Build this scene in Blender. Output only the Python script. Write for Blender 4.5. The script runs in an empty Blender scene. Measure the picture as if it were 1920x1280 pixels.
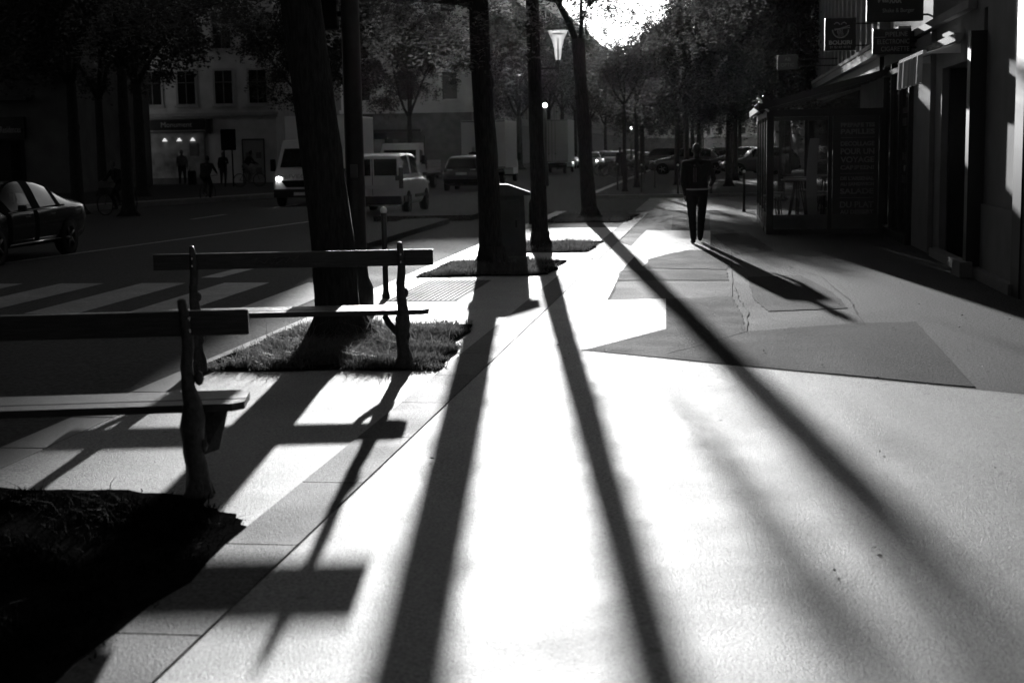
import bpy, bmesh, math, random
import numpy as np
from mathutils import Vector, Matrix
R_ = math.radians
S = bpy.context.scene
COL = S.collection
# ---------------------------------------------------------------- camera
FPX = 2667.0                      # 50 mm lens, in photo pixels (1920 wide)
PITCH = math.atan(360/FPX); ROLL = R_(1.0); EYE = 1.75
cam_d = bpy.data.cameras.new('camera'); cam = bpy.data.objects.new('camera', cam_d); COL.objects.link(cam)
cam_d.lens = 50; cam_d.sensor_width = 36; cam_d.clip_end = 3000; cam_d.clip_start = .1
cam.location = (0, 0, EYE)
cam.rotation_euler = (Matrix.Rotation(R_(90)-PITCH, 4, 'X') @ Matrix.Rotation(-ROLL, 4, 'Z')).to_euler()
cam_d.dof.use_dof = True; cam_d.dof.focus_distance = 15.0; cam_d.dof.aperture_fstop = 3.2
S.camera = cam
# ---------------------------------------------------------------- world, sun, exposure
SUN_EL = 8.6
w = bpy.data.worlds.new('World'); S.world = w; w.use_nodes = True
nt = w.node_tree; nt.nodes.clear()
sky = nt.nodes.new('ShaderNodeTexSky'); sky.sky_type = 'NISHITA'; sky.sun_disc = False
sky.sun_elevation = R_(SUN_EL); sky.sun_rotation = 0.0; sky.air_density = .3; sky.dust_density = 1.0; sky.ozone_density = .5
bw = nt.nodes.new('ShaderNodeRGBToBW'); bg = nt.nodes.new('ShaderNodeBackground'); wo = nt.nodes.new('ShaderNodeOutputWorld')
nt.links.new(sky.outputs[0], bw.inputs[0]); nt.links.new(bw.outputs[0], bg.inputs[0]); nt.links.new(bg.outputs[0], wo.inputs[0])
bg.inputs[1].default_value = 0.05
sl = bpy.data.lights.new('sun', 'SUN'); sl.energy = 5.0; sl.angle = R_(0.55); sl.color = (1, 1, 1)
so = bpy.data.objects.new('sun', sl); COL.objects.link(so); so.rotation_euler = (-R_(90-SUN_EL), 0, 0); so.location = (0, 60, 40)
S.view_settings.view_transform = 'Standard'; S.view_settings.look = 'None'
S.view_settings.gamma = 1; S.view_settings.exposure = 0.64
try:
    S.cycles.max_bounces = 6; S.cycles.transparent_max_bounces = 16
except Exception: pass
# ---------------------------------------------------------------- frames of reference
A = R_(8.0); CA, SA = math.cos(A), math.sin(A)
def W(u, v, z=0.0):               # along-street u, across-street v (right positive)
    return Vector((u*SA+v*CA, u*CA-v*SA, z))
def GR(px, py, z=0.0):            # a point of the ground seen at a photo pixel (used once, for survey)
    x = px-960; y = 640-py; c, s = math.cos(ROLL), math.sin(ROLL)
    x, y = x*c+y*s, -x*s+y*c
    d = Vector((x, FPX*math.cos(PITCH)+y*math.sin(PITCH), y*math.cos(PITCH)-FPX*math.sin(PITCH)))
    t = (z-EYE)/d.z
    return Vector((d.x*t, d.y*t, z))
STREET = math.pi/2 - A            # rotation of a thing whose local +X runs along +u
rnd = random.Random(7); rs = np.random.RandomState(7)
# ---------------------------------------------------------------- materials
MATS = {}
def mat(name, g=.2, rough=.7, spec=.5, var=0.0, scale=8.0, bump=0.0, bscale=60.0, metal=0.0, emit=0.0, coat=0.0, stretch=None, var2=0.0, scale2=1.0, spots=0.0):
    if name in MATS: return MATS[name]
    m = bpy.data.materials.new(name); m.use_nodes = True; n = m.node_tree.nodes; l = m.node_tree.links
    b = n['Principled BSDF']; b.inputs['Base Color'].default_value = (g, g, g, 1)
    b.inputs['Roughness'].default_value = rough; b.inputs['Specular IOR Level'].default_value = spec
    b.inputs['Metallic'].default_value = metal; b.inputs['Coat Weight'].default_value = coat
    if emit:
        b.inputs['Emission Color'].default_value = (1, 1, 1, 1); b.inputs['Emission Strength'].default_value = emit
    tc = n.new('ShaderNodeTexCoord'); mp = n.new('ShaderNodeMapping'); l.new(tc.outputs['Object'], mp.inputs[0])
    if stretch: mp.inputs['Scale'].default_value = stretch
    if var:
        t = n.new('ShaderNodeTexNoise'); t.inputs['Scale'].default_value = scale; t.inputs['Detail'].default_value = 6
        l.new(mp.outputs[0], t.inputs['Vector'])
        r = n.new('ShaderNodeMapRange'); r.inputs[1].default_value = .3; r.inputs[2].default_value = .7
        r.inputs[3].default_value = g*(1-var); r.inputs[4].default_value = g*(1+var); l.new(t.outputs[0], r.inputs[0])
        out = r.outputs[0]
        if var2:
            t2 = n.new('ShaderNodeTexNoise'); t2.inputs['Scale'].default_value = scale2; t2.inputs['Detail'].default_value = 5
            l.new(mp.outputs[0], t2.inputs['Vector'])
            r2 = n.new('ShaderNodeMapRange'); r2.inputs[1].default_value = .3; r2.inputs[2].default_value = .7
            r2.inputs[3].default_value = 1-var2; r2.inputs[4].default_value = 1+var2; l.new(t2.outputs[0], r2.inputs[0])
            mu = n.new('ShaderNodeMath'); mu.operation = 'MULTIPLY'; l.new(out, mu.inputs[0]); l.new(r2.outputs[0], mu.inputs[1]); out = mu.outputs[0]
            rr = n.new('ShaderNodeMapRange'); rr.inputs[1].default_value = .3; rr.inputs[2].default_value = .7
            rr.inputs[3].default_value = max(.05, rough-.06); rr.inputs[4].default_value = min(1, rough+.06); l.new(t2.outputs[0], rr.inputs[0]); l.new(rr.outputs[0], b.inputs['Roughness'])
        if spots:
            for sc_, th_, st_ in ((2.3, .045, .45), (7.0, .05, .35)):
                vo = n.new('ShaderNodeTexVoronoi'); vo.inputs['Scale'].default_value = sc_; l.new(mp.outputs[0], vo.inputs['Vector'])
                r3 = n.new('ShaderNodeMapRange'); r3.inputs[1].default_value = th_; r3.inputs[2].default_value = th_+.03; r3.inputs[3].default_value = 1-st_*spots; r3.inputs[4].default_value = 1; l.new(vo.outputs['Distance'], r3.inputs[0])
                mu = n.new('ShaderNodeMath'); mu.operation = 'MULTIPLY'; l.new(out, mu.inputs[0]); l.new(r3.outputs[0], mu.inputs[1]); out = mu.outputs[0]
        l.new(out, b.inputs['Base Color'])
    if bump:
        t = n.new('ShaderNodeTexNoise'); t.inputs['Scale'].default_value = bscale; t.inputs['Detail'].default_value = 4
        l.new(mp.outputs[0], t.inputs['Vector'])
        bp = n.new('ShaderNodeBump'); bp.inputs['Strength'].default_value = bump; bp.inputs['Distance'].default_value = .01
        l.new(t.outputs[0], bp.inputs['Height']); l.new(bp.outputs[0], b.inputs['Normal'])
    MATS[name] = m; return m
def glass_mat(name, tint=.5, rough=.05, refl=1.45):
    m = bpy.data.materials.new(name); m.use_nodes = True; n = m.node_tree.nodes; l = m.node_tree.links; n.clear()
    o = n.new('ShaderNodeOutputMaterial'); mx = n.new('ShaderNodeMixShader'); tr = n.new('ShaderNodeBsdfTransparent')
    gl = n.new('ShaderNodeBsdfGlossy'); fr = n.new('ShaderNodeFresnel'); fr.inputs[0].default_value = refl
    tr.inputs[0].default_value = (tint, tint, tint, 1); gl.inputs['Roughness'].default_value = rough; gl.inputs[0].default_value = (.9, .9, .9, 1)
    l.new(fr.outputs[0], mx.inputs[0]); l.new(tr.outputs[0], mx.inputs[1]); l.new(gl.outputs[0], mx.inputs[2]); l.new(mx.outputs[0], o.inputs[0])
    return m
def leaf_mat(name, g, tr=.45, rough=.5, tg=None, spec=.5):
    m = bpy.data.materials.new(name); m.use_nodes = True; n = m.node_tree.nodes; l = m.node_tree.links
    b = n['Principled BSDF']; o = n['Material Output']; b.inputs['Roughness'].default_value = rough; b.inputs['Specular IOR Level'].default_value = spec
    gi = n.new('ShaderNodeNewGeometry')
    r = n.new('ShaderNodeMapRange'); r.inputs[3].default_value = g*.5; r.inputs[4].default_value = g*1.5; l.new(gi.outputs['Random Per Island'], r.inputs[0])
    l.new(r.outputs[0], b.inputs['Base Color'])
    t = n.new('ShaderNodeBsdfTranslucent'); tg = tg or g*1.3; t.inputs[0].default_value = (tg, tg, tg, 1)
    mx = n.new('ShaderNodeMixShader'); mx.inputs[0].default_value = tr
    l.new(b.outputs[0], mx.inputs[1]); l.new(t.outputs[0], mx.inputs[2]); l.new(mx.outputs[0], o.inputs[0])
    return m
M_road = mat('asphalt', .04, .85, .2, .8, 30, 1.0, 110, var2=.22, scale2=.6)
M_side = mat('worn_asphalt', .044, .85, .12, .95, 38, 1.0, 60, var2=.25, scale2=.9, spots=1)
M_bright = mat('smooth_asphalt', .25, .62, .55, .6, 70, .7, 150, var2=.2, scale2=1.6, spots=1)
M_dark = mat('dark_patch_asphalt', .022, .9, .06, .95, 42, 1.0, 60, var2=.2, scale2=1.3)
M_strip = mat('granite_slab', .07, .72, .35, .8, 60, 1.0, 130, var2=.25, scale2=1.5, spots=.8)
M_kerb = mat('kerb_granite', .17, .6, .5, .3, 90, .4, 120, var2=.2, scale2=2)
M_paint = mat('road_paint', .32, .6, .5, .35, 30, .3, 150, var2=.25, scale2=2)
M_earth = mat('earth', .010, 1.0, .0, .4, 30, .8, 60)
M_bark = mat('bark', .03, .9, .2, .5, 9, 1.0, 22, stretch=(5, 5, .8))
M_blackmetal = mat('black_metal', .012, .45, .5, .3, 12)
M_iron = mat('cast_iron', .05, .45, .6, .5, 26, .7, 45)
M_wood = mat('bench_wood', .045, .42, .5, .45, 14, .5, 40, stretch=(.5, 8, 8))
M_wall = mat('stone_wall', .22, .85, .25, .12, 2, .2, 30, var2=.12, scale2=.4)
M_wall2 = mat('pale_stone', .3, .85, .25, .12, 2, .2, 30, var2=.12, scale2=.4)
M_walld = mat('dark_render', .09, .8, .3, .2, 2, .3, 40, var2=.2, scale2=.5)
M_roof = mat('zinc_roof', .16, .5, .5, .2, 3)
M_black = mat('matt_black', .006, .85, .05)
M_pane = mat('window_pane', .01, .06, .8)
M_carglass = mat('car_glass', .015, .04, .9)
M_white = mat('white_paint', .8, .35, .5, .06, 4, coat=.4)
M_carblack = mat('black_car_paint', .01, .22, .7, coat=.6)
M_cardark = mat('dark_car_paint', .05, .2, .7, coat=.8)
M_cargrey = mat('grey_car_paint', .22, .3, .6, coat=.6)
M_tyre = mat('tyre_rubber', .015, .85, .2)
M_rim = mat('wheel_rim', .10, .4, .5, metal=.6)
M_plate = mat('plate_white', .6, .5)
M_lampglass = mat('lens_glass', .5, .15, .8)
M_head = mat('headlight_lit', .8, .3, .5, emit=14)
M_shoplamp = mat('shop_lamp_lit', .8, .3, .5, emit=.5)
M_tail = mat('tail_lens', .08, .25, .7)
M_signblack = mat('sign_black', .008, .4, .4)
M_signtext = mat('sign_text', .45, .5, .3)
M_signdim = mat('sign_text_dim', .3, .5, .3)
M_textglow = mat('sign_lit_text', .3, .5, .3)
M_skin = mat('skin', .13, .6, .4)
M_hair = mat('hair', .012, .6, .4)
M_cloth = mat('dark_cloth', .014, .85, .3, .2, 20)
M_cloth2 = mat('trouser_cloth', .02, .85, .3, .2, 20)
M_clothl = mat('light_cloth', .3, .85, .3, .2, 20)
M_shoe = mat('shoe', .02, .5, .4)
M_stripe = mat('pale_print', .35, .6, .3)
M_chrome = mat('polished_metal', .75, .18, .8, metal=1)
M_leaf = leaf_mat('locust_leaf', .06, .5)
M_leafd = leaf_mat('plane_leaf', .022, .2)
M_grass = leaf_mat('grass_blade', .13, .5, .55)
M_grass_shade = leaf_mat('dull_grass_blade', .006, .05, 1.0, None, .05)  # near-black copy of the grass, shade painted into the blade colour
M_glass = glass_mat('terrace_glass', .92, .03)
M_lantern = glass_mat('lantern_glass', .6, .3, 1.6)
M_awning = leaf_mat('awning_fabric', .55, .4, .8)
# ---------------------------------------------------------------- builders
def tag(o, label=None, cat=None, group=None, kind=None):
    if label: o['label'] = label
    if cat: o['category'] = cat
    if group: o['group'] = group
    if kind: o['kind'] = kind
    return o
def thing(name, label, cat, loc=(0, 0, 0), rz=0.0, group=None):
    o = bpy.data.objects.new(name, None); COL.objects.link(o); o.empty_display_size = .2
    o.location = loc; o.rotation_euler = (0, 0, rz); tag(o, label, cat, group); return o
def link(name, me, parent=None, loc=None, rz=None):
    o = bpy.data.objects.new(name, me); COL.objects.link(o)
    if parent is not None: o.parent = parent
    if loc is not None: o.location = loc
    if rz is not None: o.rotation_euler = (0, 0, rz)
    return o
def copy_tree(o, parent=None):
    c = o.copy(); COL.objects.link(c)
    if parent is not None: c.parent = parent
    for ch in list(o.children): copy_tree(ch, c)
    return c
class MB:
    def __init__(s): s.v = []; s.f = []; s.mi = []; s.sm = []
    def add(s, vs, fs, mi=0, smooth=False):
        n = len(s.v); s.v += [tuple(p) for p in vs]
        for f in fs: s.f.append(tuple(i+n for i in f)); s.mi.append(mi); s.sm.append(smooth)
        return s
    def box(s, c, d, rz=0, mi=0, M=None, bev=0):
        x, y, z = d[0]/2, d[1]/2, d[2]/2
        m = Matrix.Translation(c) @ Matrix.Rotation(rz, 4, 'Z')
        if M is not None: m = Matrix.Translation(c) @ M
        if bev and min(x, y, z) > bev*1.2:
            bm = bmesh.new(); bmesh.ops.create_cube(bm, size=1)
            for v in bm.verts: v.co = Vector((v.co.x*d[0], v.co.y*d[1], v.co.z*d[2]))
            bmesh.ops.bevel(bm, geom=bm.edges[:], offset=bev, segments=2, affect='EDGES', profile=.7)
            bm.verts.index_update()
            s.add([m @ v.co for v in bm.verts], [[v.index for v in f.verts] for f in bm.faces], mi); bm.free(); return s
        vs = [m @ Vector((a*x, b*y, c_*z)) for a in (-1, 1) for b in (-1, 1) for c_ in (-1, 1)]
        return s.add(vs, [(0, 1, 3, 2), (4, 6, 7, 5), (0, 4, 5, 1), (2, 3, 7, 6), (0, 2, 6, 4), (1, 5, 7, 3)], mi)
    def box2(s, a, b, mi=0, bev=0):
        return s.box([(a[i]+b[i])/2 for i in range(3)], [abs(b[i]-a[i]) for i in range(3)], 0, mi, None, bev)
    def tube(s, pts, rad, n=8, mi=0, cap=True, noise=0.0):
        pts = [Vector(p) for p in pts]
        if not hasattr(rad, '__len__'): rad = [rad]*len(pts)
        rings = []; up = Vector((0, 0, 1)); prev = None
        for i, p in enumerate(pts):
            t = (pts[min(i+1, len(pts)-1)]-pts[max(i-1, 0)]).normalized()
            a = prev if prev is not None else (Vector((1, 0, 0)) if abs(t.z) > .8 else up)
            x = (a - t*a.dot(t)).normalized(); prev = x; y = t.cross(x)
            rings.append([p + (x*math.cos(2*math.pi*k/n)+y*math.sin(2*math.pi*k/n))*rad[i]*(1+noise*rnd.uniform(-1, 1)) for k in range(n)])
        vs = [q for r in rings for q in r]; fs = []
        for i in range(len(pts)-1):
            for k in range(n):
                fs.append((i*n+k, i*n+(k+1) % n, (i+1)*n+(k+1) % n, (i+1)*n+k))
        if cap: fs.append(tuple(range(n-1, -1, -1))); fs.append(tuple((len(pts)-1)*n+k for k in range(n)))
        return s.add(vs, fs, mi, True)
    def lathe(s, c, prof, n=16, mi=0, axis='Z'):
        vs = []; fs = []
        for r, z in prof:
            for k in range(n):
                a = 2*math.pi*k/n; p = (r*math.cos(a), r*math.sin(a), z)
                if axis == 'Y': p = (p[0], p[2], p[1])
                if axis == 'X': p = (p[2], p[0], p[1])
                vs.append((c[0]+p[0], c[1]+p[1], c[2]+p[2]))
        for i in range(len(prof)-1):
            for k in range(n): fs.append((i*n+k, i*n+(k+1) % n, (i+1)*n+(k+1) % n, (i+1)*n+k))
        return s.add(vs, fs, mi, True)
    def ball(s, c, r, n=12, mi=0):
        if not hasattr(r, '__len__'): r = (r, r, r)
        m = n//2; vs = []; fs = []
        for i in range(m+1):
            t = math.pi*i/m
            for k in range(n):
                a = 2*math.pi*k/n
                vs.append((c[0]+r[0]*math.sin(t)*math.cos(a), c[1]+r[1]*math.sin(t)*math.sin(a), c[2]+r[2]*math.cos(t)))
        for i in range(m):
            for k in range(n): fs.append((i*n+k, (i+1)*n+k, (i+1)*n+(k+1) % n, i*n+(k+1) % n))
        return s.add(vs, fs, mi, True)
    def prism(s, poly, z0, z1, mi=0):         # horizontal polygon (x,y) extruded in z
        n = len(poly); vs = [(p[0], p[1], z0) for p in poly]+[(p[0], p[1], z1) for p in poly]
        fs = [tuple(range(n-1, -1, -1)), tuple(range(n, 2*n))]+[(i, (i+1) % n, n+(i+1) % n, n+i) for i in range(n)]
        return s.add(vs, fs, mi)
    def sheet(s, poly, z, mi=0): return s.add([(p[0], p[1], z) for p in poly], [tuple(range(len(poly)))], mi)
    def slabY(s, poly, y0, y1, mi=0):         # polygon in x,z extruded in y
        n = len(poly); vs = [(p[0], y0, p[1]) for p in poly]+[(p[0], y1, p[1]) for p in poly]
        fs = [tuple(range(n)), tuple(range(2*n-1, n-1, -1))]+[(i, n+i, n+(i+1) % n, (i+1) % n) for i in range(n)]
        return s.add(vs, fs, mi)
    def build(s, name, mats, parent=None, loc=None, rz=None, fix=True):
        me = bpy.data.meshes.new(name); me.from_pydata(s.v, [], s.f)
        if not isinstance(mats, (list, tuple)): mats = [mats]
        for m in mats: me.materials.append(m)
        me.polygons.foreach_set('material_index', s.mi); me.polygons.foreach_set('use_smooth', s.sm)
        if fix:
            bm = bmesh.new(); bm.from_mesh(me); bmesh.ops.recalc_face_normals(bm, faces=bm.faces[:]); bm.to_mesh(me); bm.free()
        me.update()
        return link(name, me, parent, loc, rz)
def np_mesh(name, verts, quads, m):
    me = bpy.data.meshes.new(name); nv, nf = len(verts), len(quads); k = quads.shape[1]
    me.vertices.add(nv); me.vertices.foreach_set('co', verts.astype(np.float32).ravel())
    me.loops.add(nf*k); me.loops.foreach_set('vertex_index', quads.astype(np.int32).ravel())
    me.polygons.add(nf); me.polygons.foreach_set('loop_start', np.arange(0, nf*k, k, dtype=np.int32))
    try: me.polygons.foreach_set('loop_total', np.full(nf, k, dtype=np.int32))
    except Exception: pass
    me.update(calc_edges=True); me.validate(); me.materials.append(m); return me
def struct(name, mb, m, fix=True): return tag(mb.build(name, m, fix=fix), kind='structure')
def text_mesh(body, size, depth=.004, width=None, bold=0.0, spacing=1.0):
    c = bpy.data.curves.new('txt', 'FONT'); c.body = body; c.size = size; c.extrude = depth; c.offset = bold
    c.align_x = 'CENTER'; c.align_y = 'CENTER'; c.space_character = spacing
    o = bpy.data.objects.new('txt', c); COL.objects.link(o)
    bpy.context.view_layer.update()
    me = bpy.data.meshes.new_from_object(o.evaluated_get(bpy.context.evaluated_depsgraph_get()))
    bpy.data.objects.remove(o); bpy.data.curves.remove(c)
    if width and len(me.vertices):
        xs = [v.co.x for v in me.vertices]; k = width/(max(xs)-min(xs)); mid = (max(xs)+min(xs))/2
        for v in me.vertices: v.co.x = (v.co.x-mid)*k
    return me
def put_text(body, size, parent, loc, m, width=None, rz=0.0, bold=0.0, name='lettering', spacing=1.0):
    me = text_mesh(body, size, .003, width, bold, spacing); me.materials.clear(); me.materials.append(m)
    o = bpy.data.objects.new(name, me); COL.objects.link(o); o.parent = parent; o.location = loc
    o.rotation_euler = (math.pi/2, 0, rz); return o
# ================================================================= GROUND
b = MB(); b.sheet([(-600, -120), (600, -120), (600, 1500), (-600, 1500)], -.12); struct('road', b, M_road)
KV = -4.3
def side_block(name, poly, m=M_side, z=0.0): b = MB(); b.prism(poly, -.3, z); return struct(name, b, m)
side_block('sidewalk', [W(-30, KV+.3), W(39.5, KV+.3), W(39.9, 3.0), W(40, 12), W(-30, 12)])
side_block('far_sidewalk', [W(53.5, -4.4), W(400, -4.4), W(400, 12), W(53.5, 12)])
b = MB(); u = -12.0
while u < 39.3:                                  # kerb stones
    b.box(tuple(W(u+.5, KV+.15, -.147)), (.99, .294, .3), STREET, bev=.012); u += 1.0
struct('kerb', b, M_kerb)
b = MB(); u = 54.0
while u < 120: b.box(tuple(W(u+1, -4.55, -.147)), (1.98, .29, .3), STREET); u += 2
for v in np.arange(-4.2, 6, 1.0): b.box(tuple(W(53.34, v, -.148)), (.3, .98, .3), STREET)
struct('far_kerb', b, M_kerb)
# smooth bright paving of the footway
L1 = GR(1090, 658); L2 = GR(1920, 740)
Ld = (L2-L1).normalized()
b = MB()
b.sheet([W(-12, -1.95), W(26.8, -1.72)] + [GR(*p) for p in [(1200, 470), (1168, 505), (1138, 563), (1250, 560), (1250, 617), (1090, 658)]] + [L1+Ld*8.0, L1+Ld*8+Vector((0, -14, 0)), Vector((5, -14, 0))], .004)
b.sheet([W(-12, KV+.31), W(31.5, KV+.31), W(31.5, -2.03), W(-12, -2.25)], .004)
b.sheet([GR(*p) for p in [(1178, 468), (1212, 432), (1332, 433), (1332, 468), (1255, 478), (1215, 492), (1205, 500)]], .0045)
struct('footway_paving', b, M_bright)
b = MB(); d_ = Ld
b.sheet([L1+Vector((0, .010, 0)), L1, L1+Ld*8, L1+Ld*8+Vector((0, .010, 0))], .008)
for (p, q) in [((1090, 658), (1250, 617)), ((1250, 617), (1250, 560)), ((1400, 622), (1250, 664)), ((1140, 563), (1250, 560)), ((1715, 604), (1825, 726)), ((1372, 470), (1372, 556))]:
    p_ = GR(*p); q_ = GR(*q); t = (q_-p_).normalized(); nn = Vector((-t.y, t.x, 0))*.007
    b.sheet([p_-nn, q_-nn, q_+nn, p_+nn], .0085)
for pts in [[(1372, 520), (1385, 560), (1402, 585), (1398, 622)], [(1620, 608), (1590, 560), (1540, 520), (1480, 500)], [(1250, 664), (1340, 640), (1400, 622)], [(1090, 560), (1140, 563)], [(1165, 508), (1140, 563)]]:
    P_ = [GR(*p) for p in pts]
    for i in range(len(P_)-1):
        q0 = P_[i]
        for k in range(1, 9):
            q1 = P_[i].lerp(P_[i+1], k/8)+Vector((rnd.uniform(-.012, .012), rnd.uniform(-.02, .02), 0))
            t_ = (q1-q0).normalized(); nn = Vector((-t_.y, t_.x, 0))*rnd.uniform(.003, .009); b.sheet([q0-nn, q1-nn, q1+nn, q0+nn], .0086+.0002*(k % 2)); q0 = q1
struct('paving_joints', b, M_black)
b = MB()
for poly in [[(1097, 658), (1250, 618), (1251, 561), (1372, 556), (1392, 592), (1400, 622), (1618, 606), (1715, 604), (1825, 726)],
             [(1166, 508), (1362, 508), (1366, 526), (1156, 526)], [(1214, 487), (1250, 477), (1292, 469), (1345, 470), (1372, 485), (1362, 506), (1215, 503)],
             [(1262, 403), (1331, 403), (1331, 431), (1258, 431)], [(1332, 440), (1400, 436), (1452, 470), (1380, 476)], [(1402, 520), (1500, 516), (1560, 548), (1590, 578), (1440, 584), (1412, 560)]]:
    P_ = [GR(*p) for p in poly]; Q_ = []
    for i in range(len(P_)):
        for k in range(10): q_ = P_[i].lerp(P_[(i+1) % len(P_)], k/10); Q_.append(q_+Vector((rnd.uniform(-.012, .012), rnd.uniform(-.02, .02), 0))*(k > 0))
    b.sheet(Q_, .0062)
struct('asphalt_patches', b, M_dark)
b = MB(); u = -6.0                               # diagonal-looking border of granite slabs
while u < 38:
    v0 = -2.2+.006*u; w0 = .33
    b.prism([W(u+.006, v0), W(u+1.194, v0+.007), W(u+1.194, v0+w0+.007), W(u+.006, v0+w0)], .001, .011); u += 1.2
struct('slab_border', b, M_strip)
# crossing and markings on the road
b = MB()
for k in range(6):
    v1 = -5.0-1.27*k
    b.sheet([W(16.1, v1-.68), W(20.0, v1-.68-.1), W(20.0, v1-.1), W(16.1, v1)], -.114)
p0 = GR(-60, 503, -.12); p1 = GR(600, 413, -.12); t = (p1-p0).normalized(); nn = Vector((-t.y, t.x, 0))*.07
b.sheet([p0-nn, p1-nn, p1+nn, p0+nn], -.114)
p0 = GR(395, 521, -.12); p1 = GR(585, 472, -.12); t = (p1-p0).normalized(); nn = Vector((-t.y, t.x, 0))*.16
b.sheet([p0-nn, p1-nn, p1+nn, p0+nn], -.114)
for k in range(8): b.sheet([W(40+k*8, -15.1), W(43+k*8, -15.1), W(43+k*8, -14.95), W(40+k*8, -14.95)], -.114)
for k in range(14):                              # pale bands across the side street
    b.sheet([W(40.6+k*.9, -2.2), W(41.05+k*.9, -2.2), W(41.05+k*.9, 3.4), W(40.6+k*.9, 3.4)], -.114)
struct('road_markings', b, M_paint)
b = MB(); b.prism([W(24, -7.5), W(24, -6.55), W(36.4, -6.7), W(37, -7.2), W(36.4, -7.9)], -.3, -.005)
b.prism([W(37.6, -9.0), W(37.6, -6.3), W(39.9, -6.3), W(39.9, -9.0)], -.3, .03)
struct('traffic_island', b, M_side)
side_block('left_pavement', [GR(-500, 413, -.12), GR(160, 393, -.12), GR(520, 369, -.12), W(80, -17.5), W(400, -17.5), W(400, -90), W(20, -90)], M_side, .06)
b = MB(); b.prism([GR(-500, 413, -.12), GR(160, 393, -.12), GR(520, 369, -.12), GR(520, 371, -.12), GR(160, 395.5, -.12), GR(-500, 416, -.12)], -.2, .065); struct('left_kerb', b, M_kerb)
# tactile pad with domes
pad = thing('tactile_pad', 'ribbed tactile paving pad beside the bollard at the crossing', 'paving', W(17.6, -3.35, .004), STREET)
b = MB(); b.box((0, 0, .002), (2.6, .85, .006))
for i in range(44):
    for j in range(14): b.lathe((-1.26+i*.0585, -.39+j*.06, .005), [(.014, 0), (.011, .005), (.0, .006)], 5)
b.build('domes', M_strip, pad)
b = MB()                                          # manhole cover and small details
n_ = 110; lv = rs.uniform([-1.9, 4.6], [3.3, 26], (n_, 2)); la_ = rs.rand(n_)*6.28; ls_ = .007+.012*rs.rand(n_)
V_ = []
for q in range(n_):
    p_ = W(lv[q, 1], lv[q, 0], .016)
    for k_, (rr_, aa_) in enumerate([(1, 0), (.55, 1.3), (1, 3.14), (.55, 4.9)]):
        V_.append((p_.x+ls_[q]*rr_*math.cos(la_[q]+aa_), p_.y+ls_[q]*rr_*math.sin(la_[q]+aa_), .014+.012*(k_ % 2)*rs.rand()))
k_ = np.arange(n_)*4; tag(link('fallen_leaves', np_mesh('fallen_leaves', np.array(V_), np.c_[k_, k_+1, k_+2, k_+3], M_leafd)), 'scattered fallen leaves and crumbs on the bright paving', 'leaves', kind='stuff')
# ================================================================= GRASS PITS
def grass(name, poly, n, h, label, m):
    P = np.array([(p[0], p[1]) for p in poly]); c = P.mean(0)
    tris = [(P[0], P[i], P[i+1]) for i in range(1, len(P)-1)]
    ar = np.array([abs(np.cross(b_-a_, c_-a_))/2 for a_, b_, c_ in tris]); pick = rs.choice(len(tris), n, p=ar/ar.sum())
    r1 = np.sqrt(rs.rand(n)); r2 = rs.rand(n)
    Tt = np.array(tris)[pick]; pts = (1-r1)[:, None]*Tt[:, 0]+(r1*(1-r2))[:, None]*Tt[:, 1]+(r1*r2)[:, None]*Tt[:, 2]
    ed = np.full(n, 9.0)
    for i in range(len(P)):
        a_, b_ = P[i], P[(i+1) % len(P)]; d = b_-a_; tt = np.clip(((pts-a_)@d)/(d@d), 0, 1); ed = np.minimum(ed, np.linalg.norm(pts-(a_+tt[:, None]*d), axis=1))
    ph = c.sum()
    f = lambda k, p: .5+.25*np.sin(pts[:, 0]*k+2*np.sin(pts[:, 1]*k*.7+p)+p)+.25*np.sin(pts[:, 1]*k*1.3+1.7*np.sin(pts[:, 0]*k*.9+p))
    clump = .55*f(5.1, ph)+.45*f(17.0, ph+2)
    keep = rs.rand(n) < np.clip((clump-.30)*2.4, .04, 1)*np.clip((ed+.22*f(9, 1)-.12)/.28, 0, 1); pts = pts[keep]; clump = clump[keep]; ed = ed[keep]; n = len(pts)
    hh = h*(.3+1.1*rs.rand(n)**2.2)*(.5+.9*clump)*np.clip(.45+ed*1.6, 0, 1); a = rs.rand(n)*2*np.pi; wd = .0018+.0022*rs.rand(n)
    tall = rs.rand(n) < .02; hh[tall] *= 2.1
    ln = hh*(.2+1.5*rs.rand(n)); la = rs.rand(n)*2*np.pi
    b0 = np.c_[pts, np.full(n, .0)]; dx = np.c_[np.cos(a)*wd, np.sin(a)*wd, np.zeros(n)]
    mid = b0+np.c_[np.cos(la)*ln*.3, np.sin(la)*ln*.3, hh*.6]; tip = b0+np.c_[np.cos(la)*ln, np.sin(la)*ln, hh*.85]
    V = np.stack([b0-dx, b0+dx, mid+dx*.8, mid-dx*.8, tip], 1).reshape(-1, 3); i = np.arange(n)*5
    T = np.concatenate([np.c_[i, i+1, i+2], np.c_[i, i+2, i+3], np.c_[i+3, i+2, i+4]])
    o = link(name, np_mesh(name, V, T, m)); tag(o, label, 'grass', kind='stuff'); return o
def pit(poly, n, h, label, m=M_grass):
    b = MB(); jig = []; cc = sum(poly, Vector())/len(poly); k0 = 0
    for i in range(len(poly)):
        p, q = poly[i], poly[(i+1) % len(poly)]
        for k in range(14): t = k/14; r = p.lerp(q, t); k0 += 1; jig.append(r+(cc-r).normalized()*(.03+.03*math.sin(k0*.9)+rnd.uniform(-.02, .03)))
    b.sheet(jig, .013); struct('earth', b, M_earth); grass('grass', poly, n, h, label, m)
pit([W(10.95, -4.2), W(11.05, -2.1), W(14.1, -2.35), W(14.0, -4.2)], 95000, .11, 'sunlit rough grass in the tree pit under the far bench')
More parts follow.
